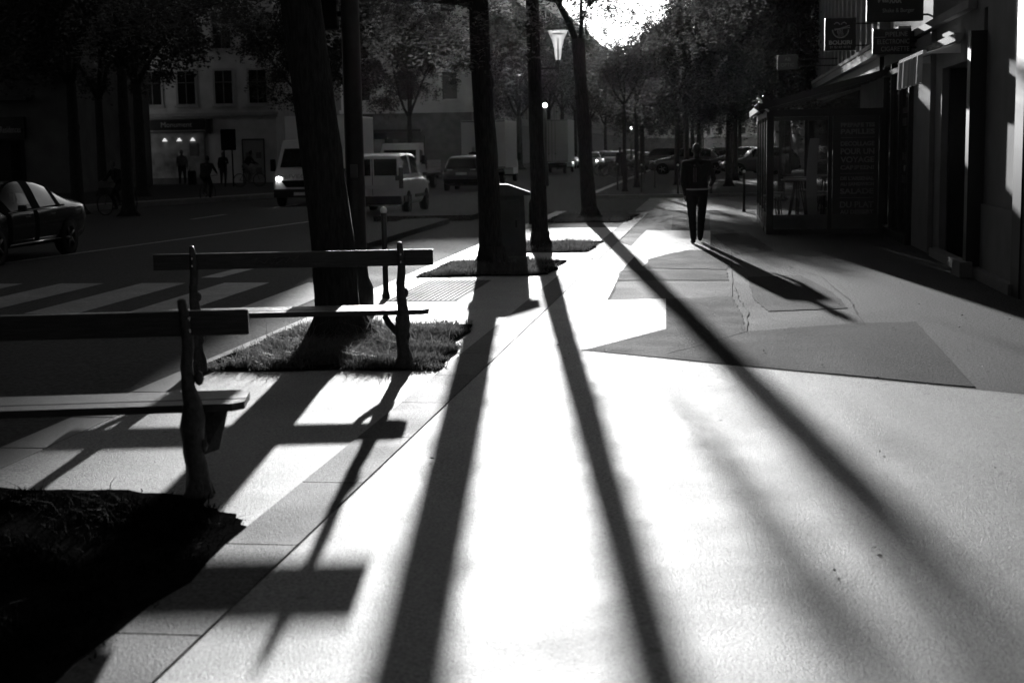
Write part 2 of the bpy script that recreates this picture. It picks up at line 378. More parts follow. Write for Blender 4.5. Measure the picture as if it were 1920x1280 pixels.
pit([W(2.0, -4.25), W(2.0, -2.13), W(6.35, -2.12), W(6.95, -2.7), W(7.0, -4.25)], 90000, .065, 'dark grass in the tree pit at the lower left corner', M_grass_shade)
pit([W(19.3, -4.1), W(19.6, -2.2), W(22.3, -2.2), W(22.3, -4.1)], 30000, .10, 'grass round the second tree and the cabinet')
pit([W(23.9, -3.9), W(23.9, -2.0), W(26.9, -1.95), W(26.9, -3.9)], 26000, .10, 'grass strip round the third tree')
pit([W(33.6, -4.0), W(33.6, -1.9), W(37.4, -1.8), W(37.4, -4.0)], 20000, .10, 'grass round the forked fourth tree')
# ================================================================= TREES
def leaf_cloud(centers, cr, n_spray, leaflets, L, Wd, m, name, droop=.6, spray_len=.35):
    nc = len(centers); C = np.array(centers); pick = rs.randint(0, nc, n_spray)
    base = C[pick]+rs.normal(0, 1, (n_spray, 3))*np.array(cr)[pick][:, None]*np.array([.5, .5, .42])
    a = rs.rand(n_spray)*2*np.pi; dirv = np.c_[np.cos(a), np.sin(a), -droop+.5*rs.randn(n_spray)]
    dirv /= np.linalg.norm(dirv, axis=1)[:, None]
    side = np.cross(dirv, [0, 0, 1.0]); side /= np.linalg.norm(side, axis=1)[:, None]+1e-9
    t = (np.arange(leaflets)//2+1)/(leaflets/2); sgn = np.where(np.arange(leaflets) % 2, 1, -1)
    sl_ = spray_len*(.6+.8*rs.rand(n_spray))
    pos = base[:, None]+dirv[:, None]*(t[None, :, None]*sl_[:, None, None])+np.array([0, 0, -1.0])*(t[None, :, None]**2*sl_[:, None, None]*.35)
    ax = side[:, None]*sgn[None, :, None]+.45*dirv[:, None]+.35*rs.randn(n_spray, leaflets, 3); ax /= np.linalg.norm(ax, axis=2)[..., None]
    nr = rs.randn(n_spray, leaflets, 3)+np.array([0, 0, 1.2]); wv = np.cross(ax, nr); wv /= np.linalg.norm(wv, axis=2)[..., None]+1e-9
    sc = (.6+.7*rs.rand(n_spray, leaflets))[..., None]
    p0 = pos; p1 = pos+ax*L*.5*sc+wv*Wd*.5*sc; p2 = pos+ax*L*sc; p3 = pos+ax*L*.5*sc-wv*Wd*.5*sc
    V = np.stack([p0, p1, p2, p3], 2).reshape(-1, 3); k = np.arange(n_spray*leaflets)*4
    return np_mesh(name, V, np.c_[k, k+1, k+2, k+3], m)
def crown_points(n, c, r, zlo, shell=.55):
    out = []; rad = []
    while len(out) < n:
        p = rs.normal(0, 1, 3); p /= np.linalg.norm(p); p *= (shell+(1-shell)*rs.rand())
        q = np.array(c)+p*np.array(r)
        if q[2] < zlo: continue
        out.append(q); rad.append(.35+.5*rs.rand())
    return out, rad
def grow(b, p, d, L, r, depth, tips, spread=.55):
    pts = [p]; rr = [r]; n = 4; q = p.copy(); dd = d.copy()
    for i in range(n):
        dd = (dd+Vector((rnd.uniform(-1, 1), rnd.uniform(-1, 1), rnd.uniform(-.3, .6)))*.16).normalized()
        q = q+dd*L/n; pts.append(q.copy()); rr.append(r*(1-.42*(i+1)/n))
    b.tube(pts, rr, 7 if r > .05 else 5, noise=.05)
    tips.append(tuple(q))
    if depth > 0:
        for k in range(rnd.choice((2, 3))):
            nd = (dd+Vector((rnd.uniform(-1, 1), rnd.uniform(-1, 1), rnd.uniform(-.4, .6)))*spread*1.3).normalized()
            grow(b, q if k < 2 else pts[2].copy(), nd, L*rnd.uniform(.6, .85), rr[-1]*rnd.uniform(.6, .85), depth-1, tips, spread)
def trunk_mesh(path, radii, limbs, depth=3):
    b = MB(); tips = []
    P = [Vector(p) for p in path]
    fine = []; fr = []
    for i in range(len(P)-1):
        for k in range(6): t = k/6; fine.append(P[i].lerp(P[i+1], t)); fr.append(radii[i]*(1-t)+radii[i+1]*t)
    fine.append(P[-1]); fr.append(radii[-1])
    b.tube(fine, fr, 18, noise=.035)
    fl = [(P[0]+Vector((0, 0, -.08)), radii[0]*1.55), (P[0]+Vector((0, 0, .06)), radii[0]*1.25), (P[0]+Vector((0, 0, .3)), radii[0]*1.04)]
    b.tube([f[0] for f in fl], [f[1] for f in fl], 18, noise=.08)
    for k in range(5):
        q = fine[rnd.randrange(3, len(fine)-3)]; a = rnd.uniform(0, 6.28); r0 = fr[6]
        b.ball(q+Vector((math.cos(a), math.sin(a), 0))*r0*.80, (r0*.34, r0*.34, r0*.6), 8)
    for a in np.linspace(0, 5.6, 6):
        d_ = Vector((math.cos(a+.3), math.sin(a+.3), 0)); r0 = radii[0]
        b.tube([P[0]+d_*r0*.7+Vector((0, 0, r0*1.5)), P[0]+d_*r0*1.25+Vector((0, 0, r0*.3)), P[0]+d_*r0*2.1+Vector((0, 0, -.04))], [r0*.25, r0*.3, r0*.12], 7, noise=.1)
    for p, d, L, r in limbs: grow(b, Vector(p), Vector(d).normalized(), L, r, depth, tips)
    return b, tips
def make_tree(label, loc, path, radii, limbs, crown, leafm=M_leaf, depth=3, group='street trees', n_spray=2200, leaflets=12, L=.075, Wd=.032, rz=0, sl_=.35, tipfrac=.5, cat='tree'):
    label = ' '.join(label.split()[:16]); t = thing('street_tree', label, cat, loc, rz, group)
    b, tips = trunk_mesh(path, radii, limbs, depth); b.build('trunk', M_bark, t, fix=False)
    c, r, zlo, n = crown
    cen, rad = crown_points(n, c, r, zlo)
    tp = [q for q in tips if q[2] > zlo]
    cen += [np.array(q) for q in tp]; rad += [.4]*len(tp)
    link('crown', leaf_cloud(cen, rad, n_spray, leaflets, L, Wd, leafm, 'crown', spray_len=sl_), t)
    return t
# the row along the kerb: one behind the near bench out of frame, then the four seen
make_tree('near tree whose trunk stands just outside the frame at the lower left pit', W(4.6, -3.5), [(0, 0, 0), (0, .02, 2), (.05, 0, 4)], [.2, .17, .15],
          [((.05, 0, 3.9), (-.6, 0, 1), 2.2, .1), ((.05, 0, 3.9), (.5, .5, 1), 2.2, .1), ((.05, 0, 3.9), (.3, -.6, 1), 2.2, .09)], ((0, 0, 7), (3.6, 3.6, 2.6), 4.4, 46), n_spray=2600)
t1 = GR(637, 640)
make_tree('thickest dark trunk, leaning slightly left behind the far bench', t1, [(0, 0, 0), (-.03, 0, .9), (-.16, 0, 2.2), (-.30, .05, 3.6), (-.4, .1, 4.6)], [.215, .20, .19, .185, .16],
          [((-.4, .1, 4.5), (-.7, .2, 1), 2.4, .12), ((-.4, .1, 4.5), (.6, .3, 1), 2.3, .11), ((-.34, .1, 4.2), (0, -.8, .9), 2.0, .09)], ((-.3, 0, 7.2), (3.6, 3.6, 2.7), 4.5, 48), n_spray=2600)
t2 = GR(922, 498)
make_tree('straight dark trunk in front of the gabled cabinet', t2, [(0, 0, 0), (-.03, 0, 1.4), (-.10, 0, 3.0), (-.14, 0, 4.8)], [.185, .163, .152, .14],
          [((-.13, 0, 3.9), (-1.2, -.2, .12), 2.1, .06), ((-.14, 0, 4.7), (-.5, .3, 1), 2.2, .1), ((-.14, 0, 4.7), (.6, .1, 1), 2.2, .1)], ((-.9, 0, 5.4), (3.0, 3.0, 2.3), 3.3, 74), n_spray=4200)
t3 = GR(1014, 465)
make_tree('slim dark trunk just right of the gabled cabinet', t3, [(0, 0, 0), (-.04, 0, 1.6), (-.07, 0, 3.2), (-.10, 0, 5.2)], [.15, .13, .12, .11],
          [((-.1, 0, 4.9), (-.7, .2, .9), 2.2, .08), ((-.1, 0, 5.1), (.5, .2, 1), 2.2, .08)], ((-.3, 0, 6.4), (2.8, 2.8, 2.3), 4.3, 44), n_spray=2600)
t4 = GR(1106, 410)
make_tree('Y shaped forked trunk beyond the slim trunk, in the grass by the side street', t4, [(0, 0, 0), (-.1, 0, 1.6), (-.17, 0, 3.0), (-.25, 0, 4.4)], [.20, .165, .15, .16],
          [((-.25, 0, 4.25), (-.42, 0, 1), 2.4, .088), ((-.23, 0, 4.25), (.28, .05, 1), 1.1, .062), ((.03, .05, 5.2), (.75, .1, .8), 1.9, .05), ((.03, .05, 5.2), (.1, .1, 1), 1.6, .04), ((-.62, 0, 5.3), (-1.3, 0, .15), 1.6, .065)],
          ((1.1, 0, 6.4), (3.1, 3.0, 2.2), 4.45, 64), n_spray=4200, depth=2)
# prototypes of the further trees
def far_tree(label, loc, h, r, zlo, leafm, seed_r=.2, n_spray=1500, L=.15, Wd=.09, group='trees further along the avenue', cl=50, lean=0):
    hh = zlo+.8
    return make_tree(label, loc, [(0, 0, 0), (lean*.3, 0, hh*.5), (lean, 0, hh)], [seed_r, seed_r*.85, seed_r*.7],
                     [((lean, 0, hh-.1), (-.7, .3, 1), r*.6, seed_r*.5), ((lean, 0, hh-.1), (.7, .2, 1), r*.6, seed_r*.5), ((lean, 0, hh-.1), (0, -.6, 1), r*.6, seed_r*.45), ((lean, 0, hh-.1), (.1, .1, 1.3), r*.6, seed_r*.45)],
                     ((0, 0, (h+zlo)/2+.2), (r, r, (h-zlo)/2), zlo, cl), leafm, 2, group, n_spray, 8, L, Wd, sl_=.45)
pa = far_tree('large dark tree over the roadway at the far left', (-13.2, 36, -.1), 12, 4.6, 3.4, M_leafd, .22, 4200)
pb = far_tree('slender young tree on the far corner with leaves catching the sun', W(57.5, -3.4), 5.6, 1.7, 2.7, M_leaf, .09, 900, .11, .06, cl=26)
pc = far_tree('dense dark tree over the far pavement right of the walker', W(63, .8), 8.3, 3.5, 2.4, M_leafd, .16, 3600)
def again(src, label, loc, sc=(1, 1, 1), rz=0.0):
    o = copy_tree(src); o.location = loc; o.rotation_euler = (0, 0, rz); o.scale = sc; o['label'] = label; return o
again(pa, 'large dark tree in front of the dark shops at the left', (-14.2, 47, -.1), (1, 1, 1), 1.0)
again(pa, 'dark tree crown hanging over the pale shop front', (-15.4, 60, 0), (1.1, 1.1, 1.12), 2.1)
again(pa, 'dark tree at the left edge behind the black saloon', (-22, 52, 0), (1, 1, 1), 3.1)
again(pa, 'dark tree deep behind the left shops', (-24, 66, 0), (1.2, 1.2, 1.15), 4.1)
again(pa, 'dark tree whose leaves hang beside the pale stone corner building', (-10.5, 76, 0), (1, 1, .95), 5.1)
again(pa, 'dark tree above the open back pickup', (-5.9, 86, -.1), (.85, .85, .93), .6)
again(pa, 'dark tree above the white box lorry', (-6.2, 112, -.1), (1, 1, .95), 2.6)
again(pa, 'dark tree behind the grey box lorry', (-2.0, 142, -.1), (1, 1, 1.0), 3.9)
for k, (u, v) in enumerate([(-5, -3.3), (-13, -3.4), (-22, -3.3), (4, -14.5), (14, -14.2), (-8, -14.5), (-18, -14), (-7, 1.6)]):  # out-of-view trees added to cut the sky light on the street
    again(pa, ['street tree behind the camera, first on the kerb side', 'street tree behind the camera, second on the kerb side', 'street tree behind the camera, third on the kerb side', 'tree across the road left of the frame, nearer one', 'tree across the road left of the frame, farther one', 'tree across the road behind the camera, nearer one', 'tree across the road behind the camera, farther one', 'tree close to the shops behind the camera'][k], W(u, v, -.05), (1.05, 1.05, 1.0), k*1.3)
again(pc, 'medium dark tree above and left of the walker', (10.2, 77, 0), (.85, .85, 1.12), 1.1)
again(pb, 'young sunlit tree, next to the slender one on the far corner', W(63, -3.2), (1.25, 1.25, 1.15), 1.2)
again(pb, 'young tree behind the walker, leaves speckled with sun', W(66, -1.5), (1.5, 1.5, 1.2), 2.2)
again(pc, 'dense tree beyond the terrace, close to the right buildings', W(47.5, 2.3), (.72, .72, .98), 1.7)
again(pc, 'dense tree behind the walker further down the far pavement', W(73, 1.2), (1.15, 1.15, 1.25), 2.9)
again(pc, 'dense tree in the middle distance left of the walker', W(86, -1.4), (1.1, 1.1, 1.2), 4.2)
again(pc, 'tree closing the end of the footway', W(100, 1.5), (1.3, 1.3, 1.5), 5.0)
again(pc, 'tree far down the right side, left of the one closing the footway', W(122, -1.5), (1.2, 1.2, 1.25), .4)
again(pc, 'big dense tree masking the right side of the avenue, just beyond the terrace', W(56.5, 3.9), (1.25, 1.25, 1.15), 2.0)
again(pc, 'big dense tree right of the far bollards, over the far pavement', W(69, 3.6), (1.3, 1.3, 1.25), 3.3)
again(pc, 'low broad tree over the roadway far ahead', W(98, -4.6), (1.2, 1.2, 1.05), 5.5)
again(pc, 'low broad tree in the far middle of the avenue', W(128, -6), (1.5, 1.5, 1.05), 1.5)
again(pa, 'dark tree filling the gap left of the pale shop front', (-17.6, 62, 0), (.95, .95, 1.0), 4.7)
again(pa, 'dark tree between the box van and the pale stone corner building', (-8.3, 66, -.1), (.72, .72, 1.02), 1.9)
again(pa, 'tall dark tree beyond the roofs at the upper left', (-12.0, 45, -.1), (.9, .9, 1.1), 3.4)
for k, (u, v, z_, lb) in enumerate([(128, -17, 1.1, 'nearest tree of the row before the hazy buildings'), (140, -17, 1.25, 'second tree of the row before the hazy buildings'), (152, -17, 1.35, 'third tree of the row before the hazy buildings'),
        (166, -17, 1.5, 'fourth tree of the row before the hazy buildings'), (182, -17, 1.5, 'fifth tree of the row before the hazy buildings'), (205, -17, 1.4, 'sixth tree of the row before the hazy buildings'), (235, -17, 1.3, 'farthest tree of the row before the hazy buildings')]):
    again(pa, lb, W(u, v), (1.35, 1.35, z_), k*1.1)
for k, (u, v) in enumerate([(150, -3), (180, -1), (215, -4), (150, 3)]):
    again(pc, ['hazy far tree on the right, nearest of the hazy ones', 'second hazy far tree down the avenue', 'farthest hazy tree where the avenue ends', 'hazy far tree against the right hand buildings'][k], W(u, v), (1.4, 1.4, 1.5), k)
# ================================================================= BENCHES
def make_bench(label, loc, rz, posts, x0, x1, graffiti):
    t = thing('park_bench', label, 'bench', loc, rz, 'slatted public benches')
    b = MB(); b.box2((x0, .02, .835), (x1, .06, .965), bev=.008); bk = b.build('backrest', M_wood, t)
    b = MB()
    pf = [(.10, .415), (.10, .455), (.55, .455), (.55, .415)]
    x0s, x1s = x0+.03, x1-.05
    b.prism([(x0s, .08), (x1s-.06, .08), (x1s, .14), (x1s, .22), (x0s, .22)], .43, .47)
    b.prism([(x0s, .23), (x1s, .23), (x1s, .37), (x0s, .37)], .432, .472)
    b.prism([(x0s, .38), (x1s, .38), (x1s, .45), (x1s-.06, .52), (x0s, .52)], .43, .47)
    b.build('seat', M_wood, t)
    for x in posts:
        b = MB()
        # branch-like cast iron post with knots
        zs = [-.02, .03, .10, .17, .24, .30, .36, .42, .50, .58, .68, .78, .88, .96, 1.02, 1.03]
        rr = [.075, .062, .048, .042, .042, .047, .050, .046, .038, .030, .026, .027, .024, .021, .018, .010]
        b.tube([(x+.008*math.sin(z*17)-(0 if graffiti else .03*z), .012*math.sin(z*9), z) for z in zs], [r*1.22 for r in rr], 12, noise=.12)
        for kz, kx in ((.27, .035), (.62, .03), (.70, -.02), (.40, -.035)):
            b.ball((x+kx, .01, kz), (.026, .03, .04), 8)
        for kx, ky in ((.07, .07), (-.06, .05), (.02, -.07)):
            b.tube([(x, 0, .12), (x+kx*.6, ky*.6, .06), (x+kx, ky, -.01)], [.03, .026, .016], 7, noise=.1)
        b.build('leg', M_iron, t)
        b = MB(); b.tube([(x+.01, .02, .24), (x+.02, .12, .30), (x+.01, .30, .38), (x, .50, .405)], [.034, .030, .024, .02], 8, noise=.1)
        b.box2((x-.02, .03, .385), (x+.02, .53, .414))
        if graffiti: b.tube([(x, .04, .26), (x-.06, .10, .30), (x-.12, .15, .36), (x-.15, .18, .415)], [.034, .03, .026, .024], 8, noise=.1)
        else: b.add([(x+.02, .10, .20), (x+.10, .14, .22), (x+.15, .16, .42), (x+.02, .16, .42), (x+.02, .13, .20), (x+.10, .17, .22), (x+.15, .19, .42), (x+.02, .19, .42)], [(0, 1, 2, 3), (7, 6, 5, 4), (0, 4, 5, 1), (1, 5, 6, 2), (2, 6, 7, 3), (3, 7, 4, 0)])
        b.build('bracket', M_iron, t)
    for x in posts:
        for z in (.87, .93): b = MB(); b.ball((x, -.04, z), .011, 6); b.build('bolt', M_chrome, t)
    if graffiti:
        b = MB(); y = .016
        for stroke in [[(-.12, .86), (-.07, .84), (-.03, .88), (-.02, .83), (.03, .885), (.02, .835), (.08, .87), (.10, .84), (.13, .88), (.17, .85), (.14, .835), (.20, .89)],
                       [(-.16, .85), (-.13, .88)], [(-.05, .875), (.05, .885), (.0, .84), (.06, .85)]]:
            b.tube([(p[0]-.12-.9, y, p[1]+.04) for p in stroke], .0035, 4)
        b.build('scribble', mat('chalk', .14, .7), bk)
    return t
fp = GR(757, 691); make_bench('far slatted bench in full view with a scribble on its back rail', fp, R_(2.0), [0, -1.66], -1.98, .26, True)
npst = GR(372, 932); make_bench('near bench cut off by the left edge of the photo', npst, R_(5.0), [0, -1.66], -1.98, .29, False)
# ================================================================= BOLLARDS
def make_bollard(label, loc, h=1.1):
    t = thing('bollard', label, 'bollard', loc, 0, 'slim bollards with pale ball tops')
    b = MB(); b.lathe((0, 0, 0), [(.0, -.02), (.048, -.02), (.048, .05), (.038, .07), (.034, .12), (.034, h-.11), (.04, h-.10), (.04, h-.075), (.02, h-.07), (.0, h-.07)], 16); b.build('post', M_blackmetal, t)
    b = MB(); b.ball((0, 0, h-.045), (.043, .043, .046), 14); b.build('ball', mat('bollard_cap', .75, .25, .8), t); return t
b0 = make_bollard('tall bollard with pale ball top beside the far bench, nearest of all', GR(724, 560))
for px, py, lab in [(1395, 397, 'bollard just left of the glass terrace'), (1271, 363, 'bollard left of the walker on the far corner'), (1203, 360, 'bollard in front of the racked bicycles, left of the walker'),
                    (1333, 363, 'bollard right of the walker on the far corner'), (1158, 356, 'bollard nearest to the roadway on the far corner'), (1228, 352, 'bollard behind the others on the far pavement')]:
    c = copy_tree(b0); c.location = GR(px, py); c['label'] = lab
# ================================================================= CABINET
t = thing('cabinet', 'dark street cabinet with gabled lid behind the straight trunk', 'cabinet', (-.09, 22.9, 0), 0)
b = MB(); b.add([(-.35, -.25, 0), (.35, -.25, 0), (.35, .25, 0), (-.35, .25, 0), (-.32, -.23, 1.02), (.32, -.23, 1.02), (.32, .23, 1.02), (-.32, .23, 1.02)], [(0, 3, 2, 1), (4, 5, 6, 7), (0, 1, 5, 4), (1, 2, 6, 5), (2, 3, 7, 6), (3, 0, 4, 7)])
b.build('body', M_walld, t)
b = MB(); b.slabY([(-.42, 1.022), (.42, 1.022), (.42, 1.07), (.06, 1.20), (-.06, 1.20), (-.42, 1.07)], -.3, .3); b.build('lid', M_walld, t)
b = MB(); b.box((.0, -.246, .55), (.5, .02, .8), bev=.006); b.build('door', M_walld, t)
b = MB(); b.box((.19, -.27, .58), (.03, .03, .12)); b.build('handle', M_blackmetal, t)
b = MB(); b.box((0, 0, .03), (.78, .58, .06)); b.build('plinth', M_kerb, t)
# ================================================================= SIGNAL POLE, LAMPS, SMALL SIGNS
pl = (-(960-668)/FPX*15.4+.03, 15.4)
t = thing('traffic_signal', 'thick black pole carrying a signal head, beside the thickest trunk', 'traffic light', (pl[0], pl[1], 0))
b = MB(); b.lathe((0, 0, 0), [(0, 0), (.16, 0), (.16, .3), (.115, .4), (.105, .5), (.098, 3.0), (.09, 5.2), (0, 5.2)], 16); b.build('pole', M_blackmetal, t)
b = MB(); b.box((-.26, .02, 3.45), (.26, .24, .82), bev=.03); b.box((-.12, 0, 3.2), (.1, .05, .05)); b.box((-.12, 0, 3.7), (.1, .05, .05)); b.build('signal_head', M_black, t)
b = MB()
for k in range(3): b.lathe((-.26, .14, 3.2+.25*k), [(.0, .0), (.09, .0), (.1, .02), (.1, .10)], 12, axis='Y')
b.build('signal_visor', M_black, t)
b = MB(); b.box((.0, -.112, 1.55), (.08, .03, .14), bev=.01); b.build('push_button', M_walld, t)
t = thing('give_way_sign', 'small white triangular sign seen between the leaning trunk and the black pole', 'road sign', (-6.42*.9, 48.5*.9, -.12), 0)
b = MB(); b.lathe((0, .03, 0), [(.03, 0), (.03, 2.5), (0, 2.5)], 8); b.build('pole', M_blackmetal, t)
b = MB(); b.slabY([(-.2, 2.35), (.2, 2.35), (0, 1.98)], -.015, 0); pn = b.build('panel', M_white, t)
b = MB(); b.slabY([(-.12, 2.30), (.12, 2.30), (0, 2.08)], -.02, -.016); b.build('symbol', M_walld, pn)
# lamp with glass funnel
t = thing('street_lamp', 'street lamp with a glowing upturned glass funnel, behind the slim trunk', 'street lamp', (.56, 33.5, 0))
b = MB(); b.lathe((0, 0, 0), [(0, 0), (.11, 0), (.11, .5), (.06, .6), (.05, 3.7), (.0, 3.72)], 12); b.build('pole', M_blackmetal, t)
b = MB(); b.box((.29, 0, 3.60), (.58, .05, .05)); b.tube([(0, 0, 3.72), (.2, 0, 3.84), (.44, 0, 3.9)], .008, 5); b.build('arm', M_blackmetal, t)
b = MB(); b.lathe((.58, 0, 0), [(0, 3.48), (.02, 3.48), (.02, 3.70), (.045, 3.74), (.045, 3.78), (.02, 3.80), (.012, 4.30), (0, 4.3)], 12); b.build('stem', M_blackmetal, t)
lp = MB(); lp.lathe((.58, 0, 0), [(.05, 3.80), (.07, 3.9), (.085, 4.05), (.13, 4.25), (.215, 4.45), (.225, 4.46)], 24)
gm = bpy.data.materials.new('frosted_lantern'); gm.use_nodes = True; gn = gm.node_tree.nodes; gl_ = gm.node_tree.links
tb = gn.new('ShaderNodeBsdfTranslucent'); tb.inputs[0].default_value = (.9, .9, .9, 1); mx = gn.new('ShaderNodeMixShader'); mx.inputs[0].default_value = .75
gn['Principled BSDF'].inputs['Base Color'].default_value = (.8, .8, .8, 1); gn['Principled BSDF'].inputs['Roughness'].default_value = .2
gl_.new(gn['Principled BSDF'].outputs[0], mx.inputs[1]); gl_.new(tb.outputs[0], mx.inputs[2]); tr_ = gn.new('ShaderNodeBsdfTransparent'); m2 = gn.new('ShaderNodeMixShader'); m2.inputs[0].default_value = .48; gl_.new(mx.outputs[0], m2.inputs[1]); gl_.new(tr_.outputs[0], m2.inputs[2]); gl_.new(m2.outputs[0], gn['Material Output'].inputs[0])
lp.build('glass_funnel', gm, t)
b = MB(); b.lathe((.58, 0, 0), [(0, 4.40), (.13, 4.40), (.135, 4.41), (0, 4.415)], 20); b.build('cap', M_walld, t)
t.scale = (1.07, 1.07, .995)
def globe_lamp(label, loc, h, s=.12):
    t = thing('globe_lamp', label, 'street lamp', loc, 0, 'small globe lamps in the distance')
    b = MB(); b.lathe((0, 0, 0), [(0, 0), (.14, 0), (.12, 1.2), (.07, 1.25), (.06, h-.2), (0, h-.18)], 10); b.build('pole', M_walld, t)
    b = MB(); b.ball((0, 0, h), s, 12); b.build('globe', mat('globe_lit', .8, .3, .5, emit=5), t); return t
globe_lamp('globe lamp on a post right beside the slim trunk', (1.84, 71.5, -.1), 3.98)
globe_lamp('tiny globe lamp far off above the queue of cars', (1188-960)/FPX*110*Vector((1, 0, 0))+Vector((0, 110, -.1)), 3.3, .10)
t = thing('map_board', 'black two legged information board in front of the pale shop wall', 'board', (-(960-440)/FPX*76, 76, .06))
b = MB(); b.box((0, 0, 2.45), (.78, .12, 1.1), bev=.02); b.build('panel', M_black, t)
for x in (-.25, .18):
    b = MB(); b.box((x, 0, .95), (.07, .08, 1.9)); b.build('leg', M_black, t)
# ================================================================= BUILDINGS
M_farpane = mat('dull_pane', .02, .55, .3)
M_farframe = mat('far_frame', .16, .9, .15)
M_farwall = mat('far_stone', .2, .9, .15, .2, 1)
def windows(t, xs, zs, w_, h_, y, m=M_pane, fm=M_wall2, frame=True, bars=True):
    for z in zs:
        for x in xs:
            b = MB(); b.box((x, y-.03, z), (w_+.24, .10, h_+.24)); b.box((x, y-.10, z-h_/2-.14), (w_+.4, .22, .1)); wf = b.build('window', fm, t)
            b = MB(); b.box((x, y-.075, z), (w_, .03, h_)); b.build('pane', m, wf)
            if bars:
                b = MB(); b.box((x, y-.10, z), (.06, .03, h_)); b.box((x, y-.10, z+h_*.15), (w_, .03, .05)); b.build('glazing_bar', M_walld, wf)
# left shop corner facing the camera (local x = right, local -y = facing us)
t = thing('corner_building', 'pale rendered building with a lit shop window and dark fascia, across the road', 'building', (-21.9, 85, .06))
b = MB(); b.box2((0, 0, 0), (8.2, 12, 17)); b.build('wall', mat('pale_render', .45, .85, .25, .15, 1.5, .2, 30), t)
b = MB(); b.box2((-.15, -.22, 3.95), (8.35, -.002, 4.12)); b.box2((-.1, -.12, 3.8), (8.3, -.002, 3.94)); b.build('cornice', M_wall2, t)
b = MB(); b.box2((.65, -.25, 3.15), (4.0, -.003, 3.75)); fs = b.build('shop_sign', M_signblack, t)
put_text('Monument', .42, fs, (2.35, -.26, 3.45), M_signdim)
b = MB(); b.box2((4.15, -.5, 2.9), (4.45, -.003, 3.75)); b.build('hanging_sign', M_signblack, t)
b = MB(); b.box2((.7, -.04, .35), (3.95, -.003, 2.95)); sw = b.build('shop_window', mat('shop_inside', .2, .3, .6, .6, 1.3), t)
b = MB()
for x in (.66, 3.95): b.box2((x-.05, -.1, .0), (x+.05, -.005, 2.98))
b.box2((.61, -.1, 2.98), (4.0, -.005, 3.06)); b.box2((.61, -.1, .0), (4.0, -.005, .35)); b.build('frame', M_walld, sw)
for x in (1.6, 2.45, 3.25):
    b = MB(); b.lathe((x, -.12, 2.5), [(.04, .18), (.16, 0), (.02, .02)], 10); b.build('shop_lamp', M_shoplamp, sw)
for k, (x, z) in enumerate([(2.6, 1.5), (3.3, 2.0), (1.2, 1.4)]):
    b = MB(); b.box((x, -.05, z), (.55, .02, .75)); b.build('poster', [M_signdim, M_walld, M_wall][k], sw)
b = MB(); b.box2((6.2, -.05, .0), (7.4, -.003, 2.5)); dr = b.build('door', mat('pale_door', .2, .6), t)
b = MB(); b.box2((6.13, -.09, 0), (6.2, -.003, 2.57)); b.box2((7.4, -.09, 0), (7.47, -.003, 2.57)); b.box2((6.13, -.09, 2.5), (7.47, -.003, 2.57)); b.build('frame', M_signblack, dr)
for x, z in ((6.5, 1.6), (7.1, 1.6), (6.5, .7), (7.1, .7)):
    b = MB(); b.box((x, -.07, z), (.32, .03, .35)); b.build('notice', M_walld, dr)
windows(t, [1.0, 3.0, 5.2, 7.2], [5.6, 8.8, 12], 1.0, 1.9, 0, fm=M_wall2)
# dark shops at far left
t = thing('dark_building', 'unlit building with dark shop fronts and faint signs at the far left', 'building', (-42, 68, .06))
b = MB(); b.box2((0, 0, 0), (21.6, 14, 18)); b.build('wall', mat('dark_facade', .12, .8, .3, .2, 1), t)
b = MB(); b.box2((0, -.9, 4.35), (19.6, -.003, 4.5)); b.box2((0, -.2, 4.5), (19.6, -.003, 4.6)); b.build('canopy', M_walld, t)
b = MB(); b.box2((.3, -.25, 2.6), (19.2, -.003, 3.6)); fs = b.build('fascia', M_signblack, t)
put_text('20', .7, fs, (15.4-1, -.26, 3.1), M_signdim); put_text('Optic', .6, fs, (16.4, -.26, 3.1), M_signdim); put_text('21', .6, fs, (17.9-.5, -.26, 3.1), M_signdim)
put_text('ADResidences', .42, fs, (18.4, -.27, 3.0), M_signtext, width=1.3)
for x in (1.5, 5.5, 9.5, 13.5, 17.4):
    b = MB(); b.box2((x-1.7, -.05, .3), (x+1.7, -.003, 2.5)); sw = b.build('shop_window', M_pane, t)
    b = MB(); b.box2((x-.7, -.09, 1.5), (x-.1, -.055, 2.1)); b.build('poster', M_walld, sw)
windows(t, [1.5, 4.5, 7.5, 10.5, 13.5, 16.5], [5.4, 8.5, 11.5, 14.5], 1.3, 1.5, 0, fm=M_walld)
b = MB()
for x0, x1 in ((12.0, 13.9), (14.4, 15.8), (16.3, 17.6)): b.box2((x0, -.12, 3.75), (x1, -.004, 4.3))
b.build('parapet', M_wall, t)
b = MB(); b.box2((17.5, -.35, 2.62-.25), (18.0, -.26, 2.62-.02)); b.build('notice', M_wall2, t)
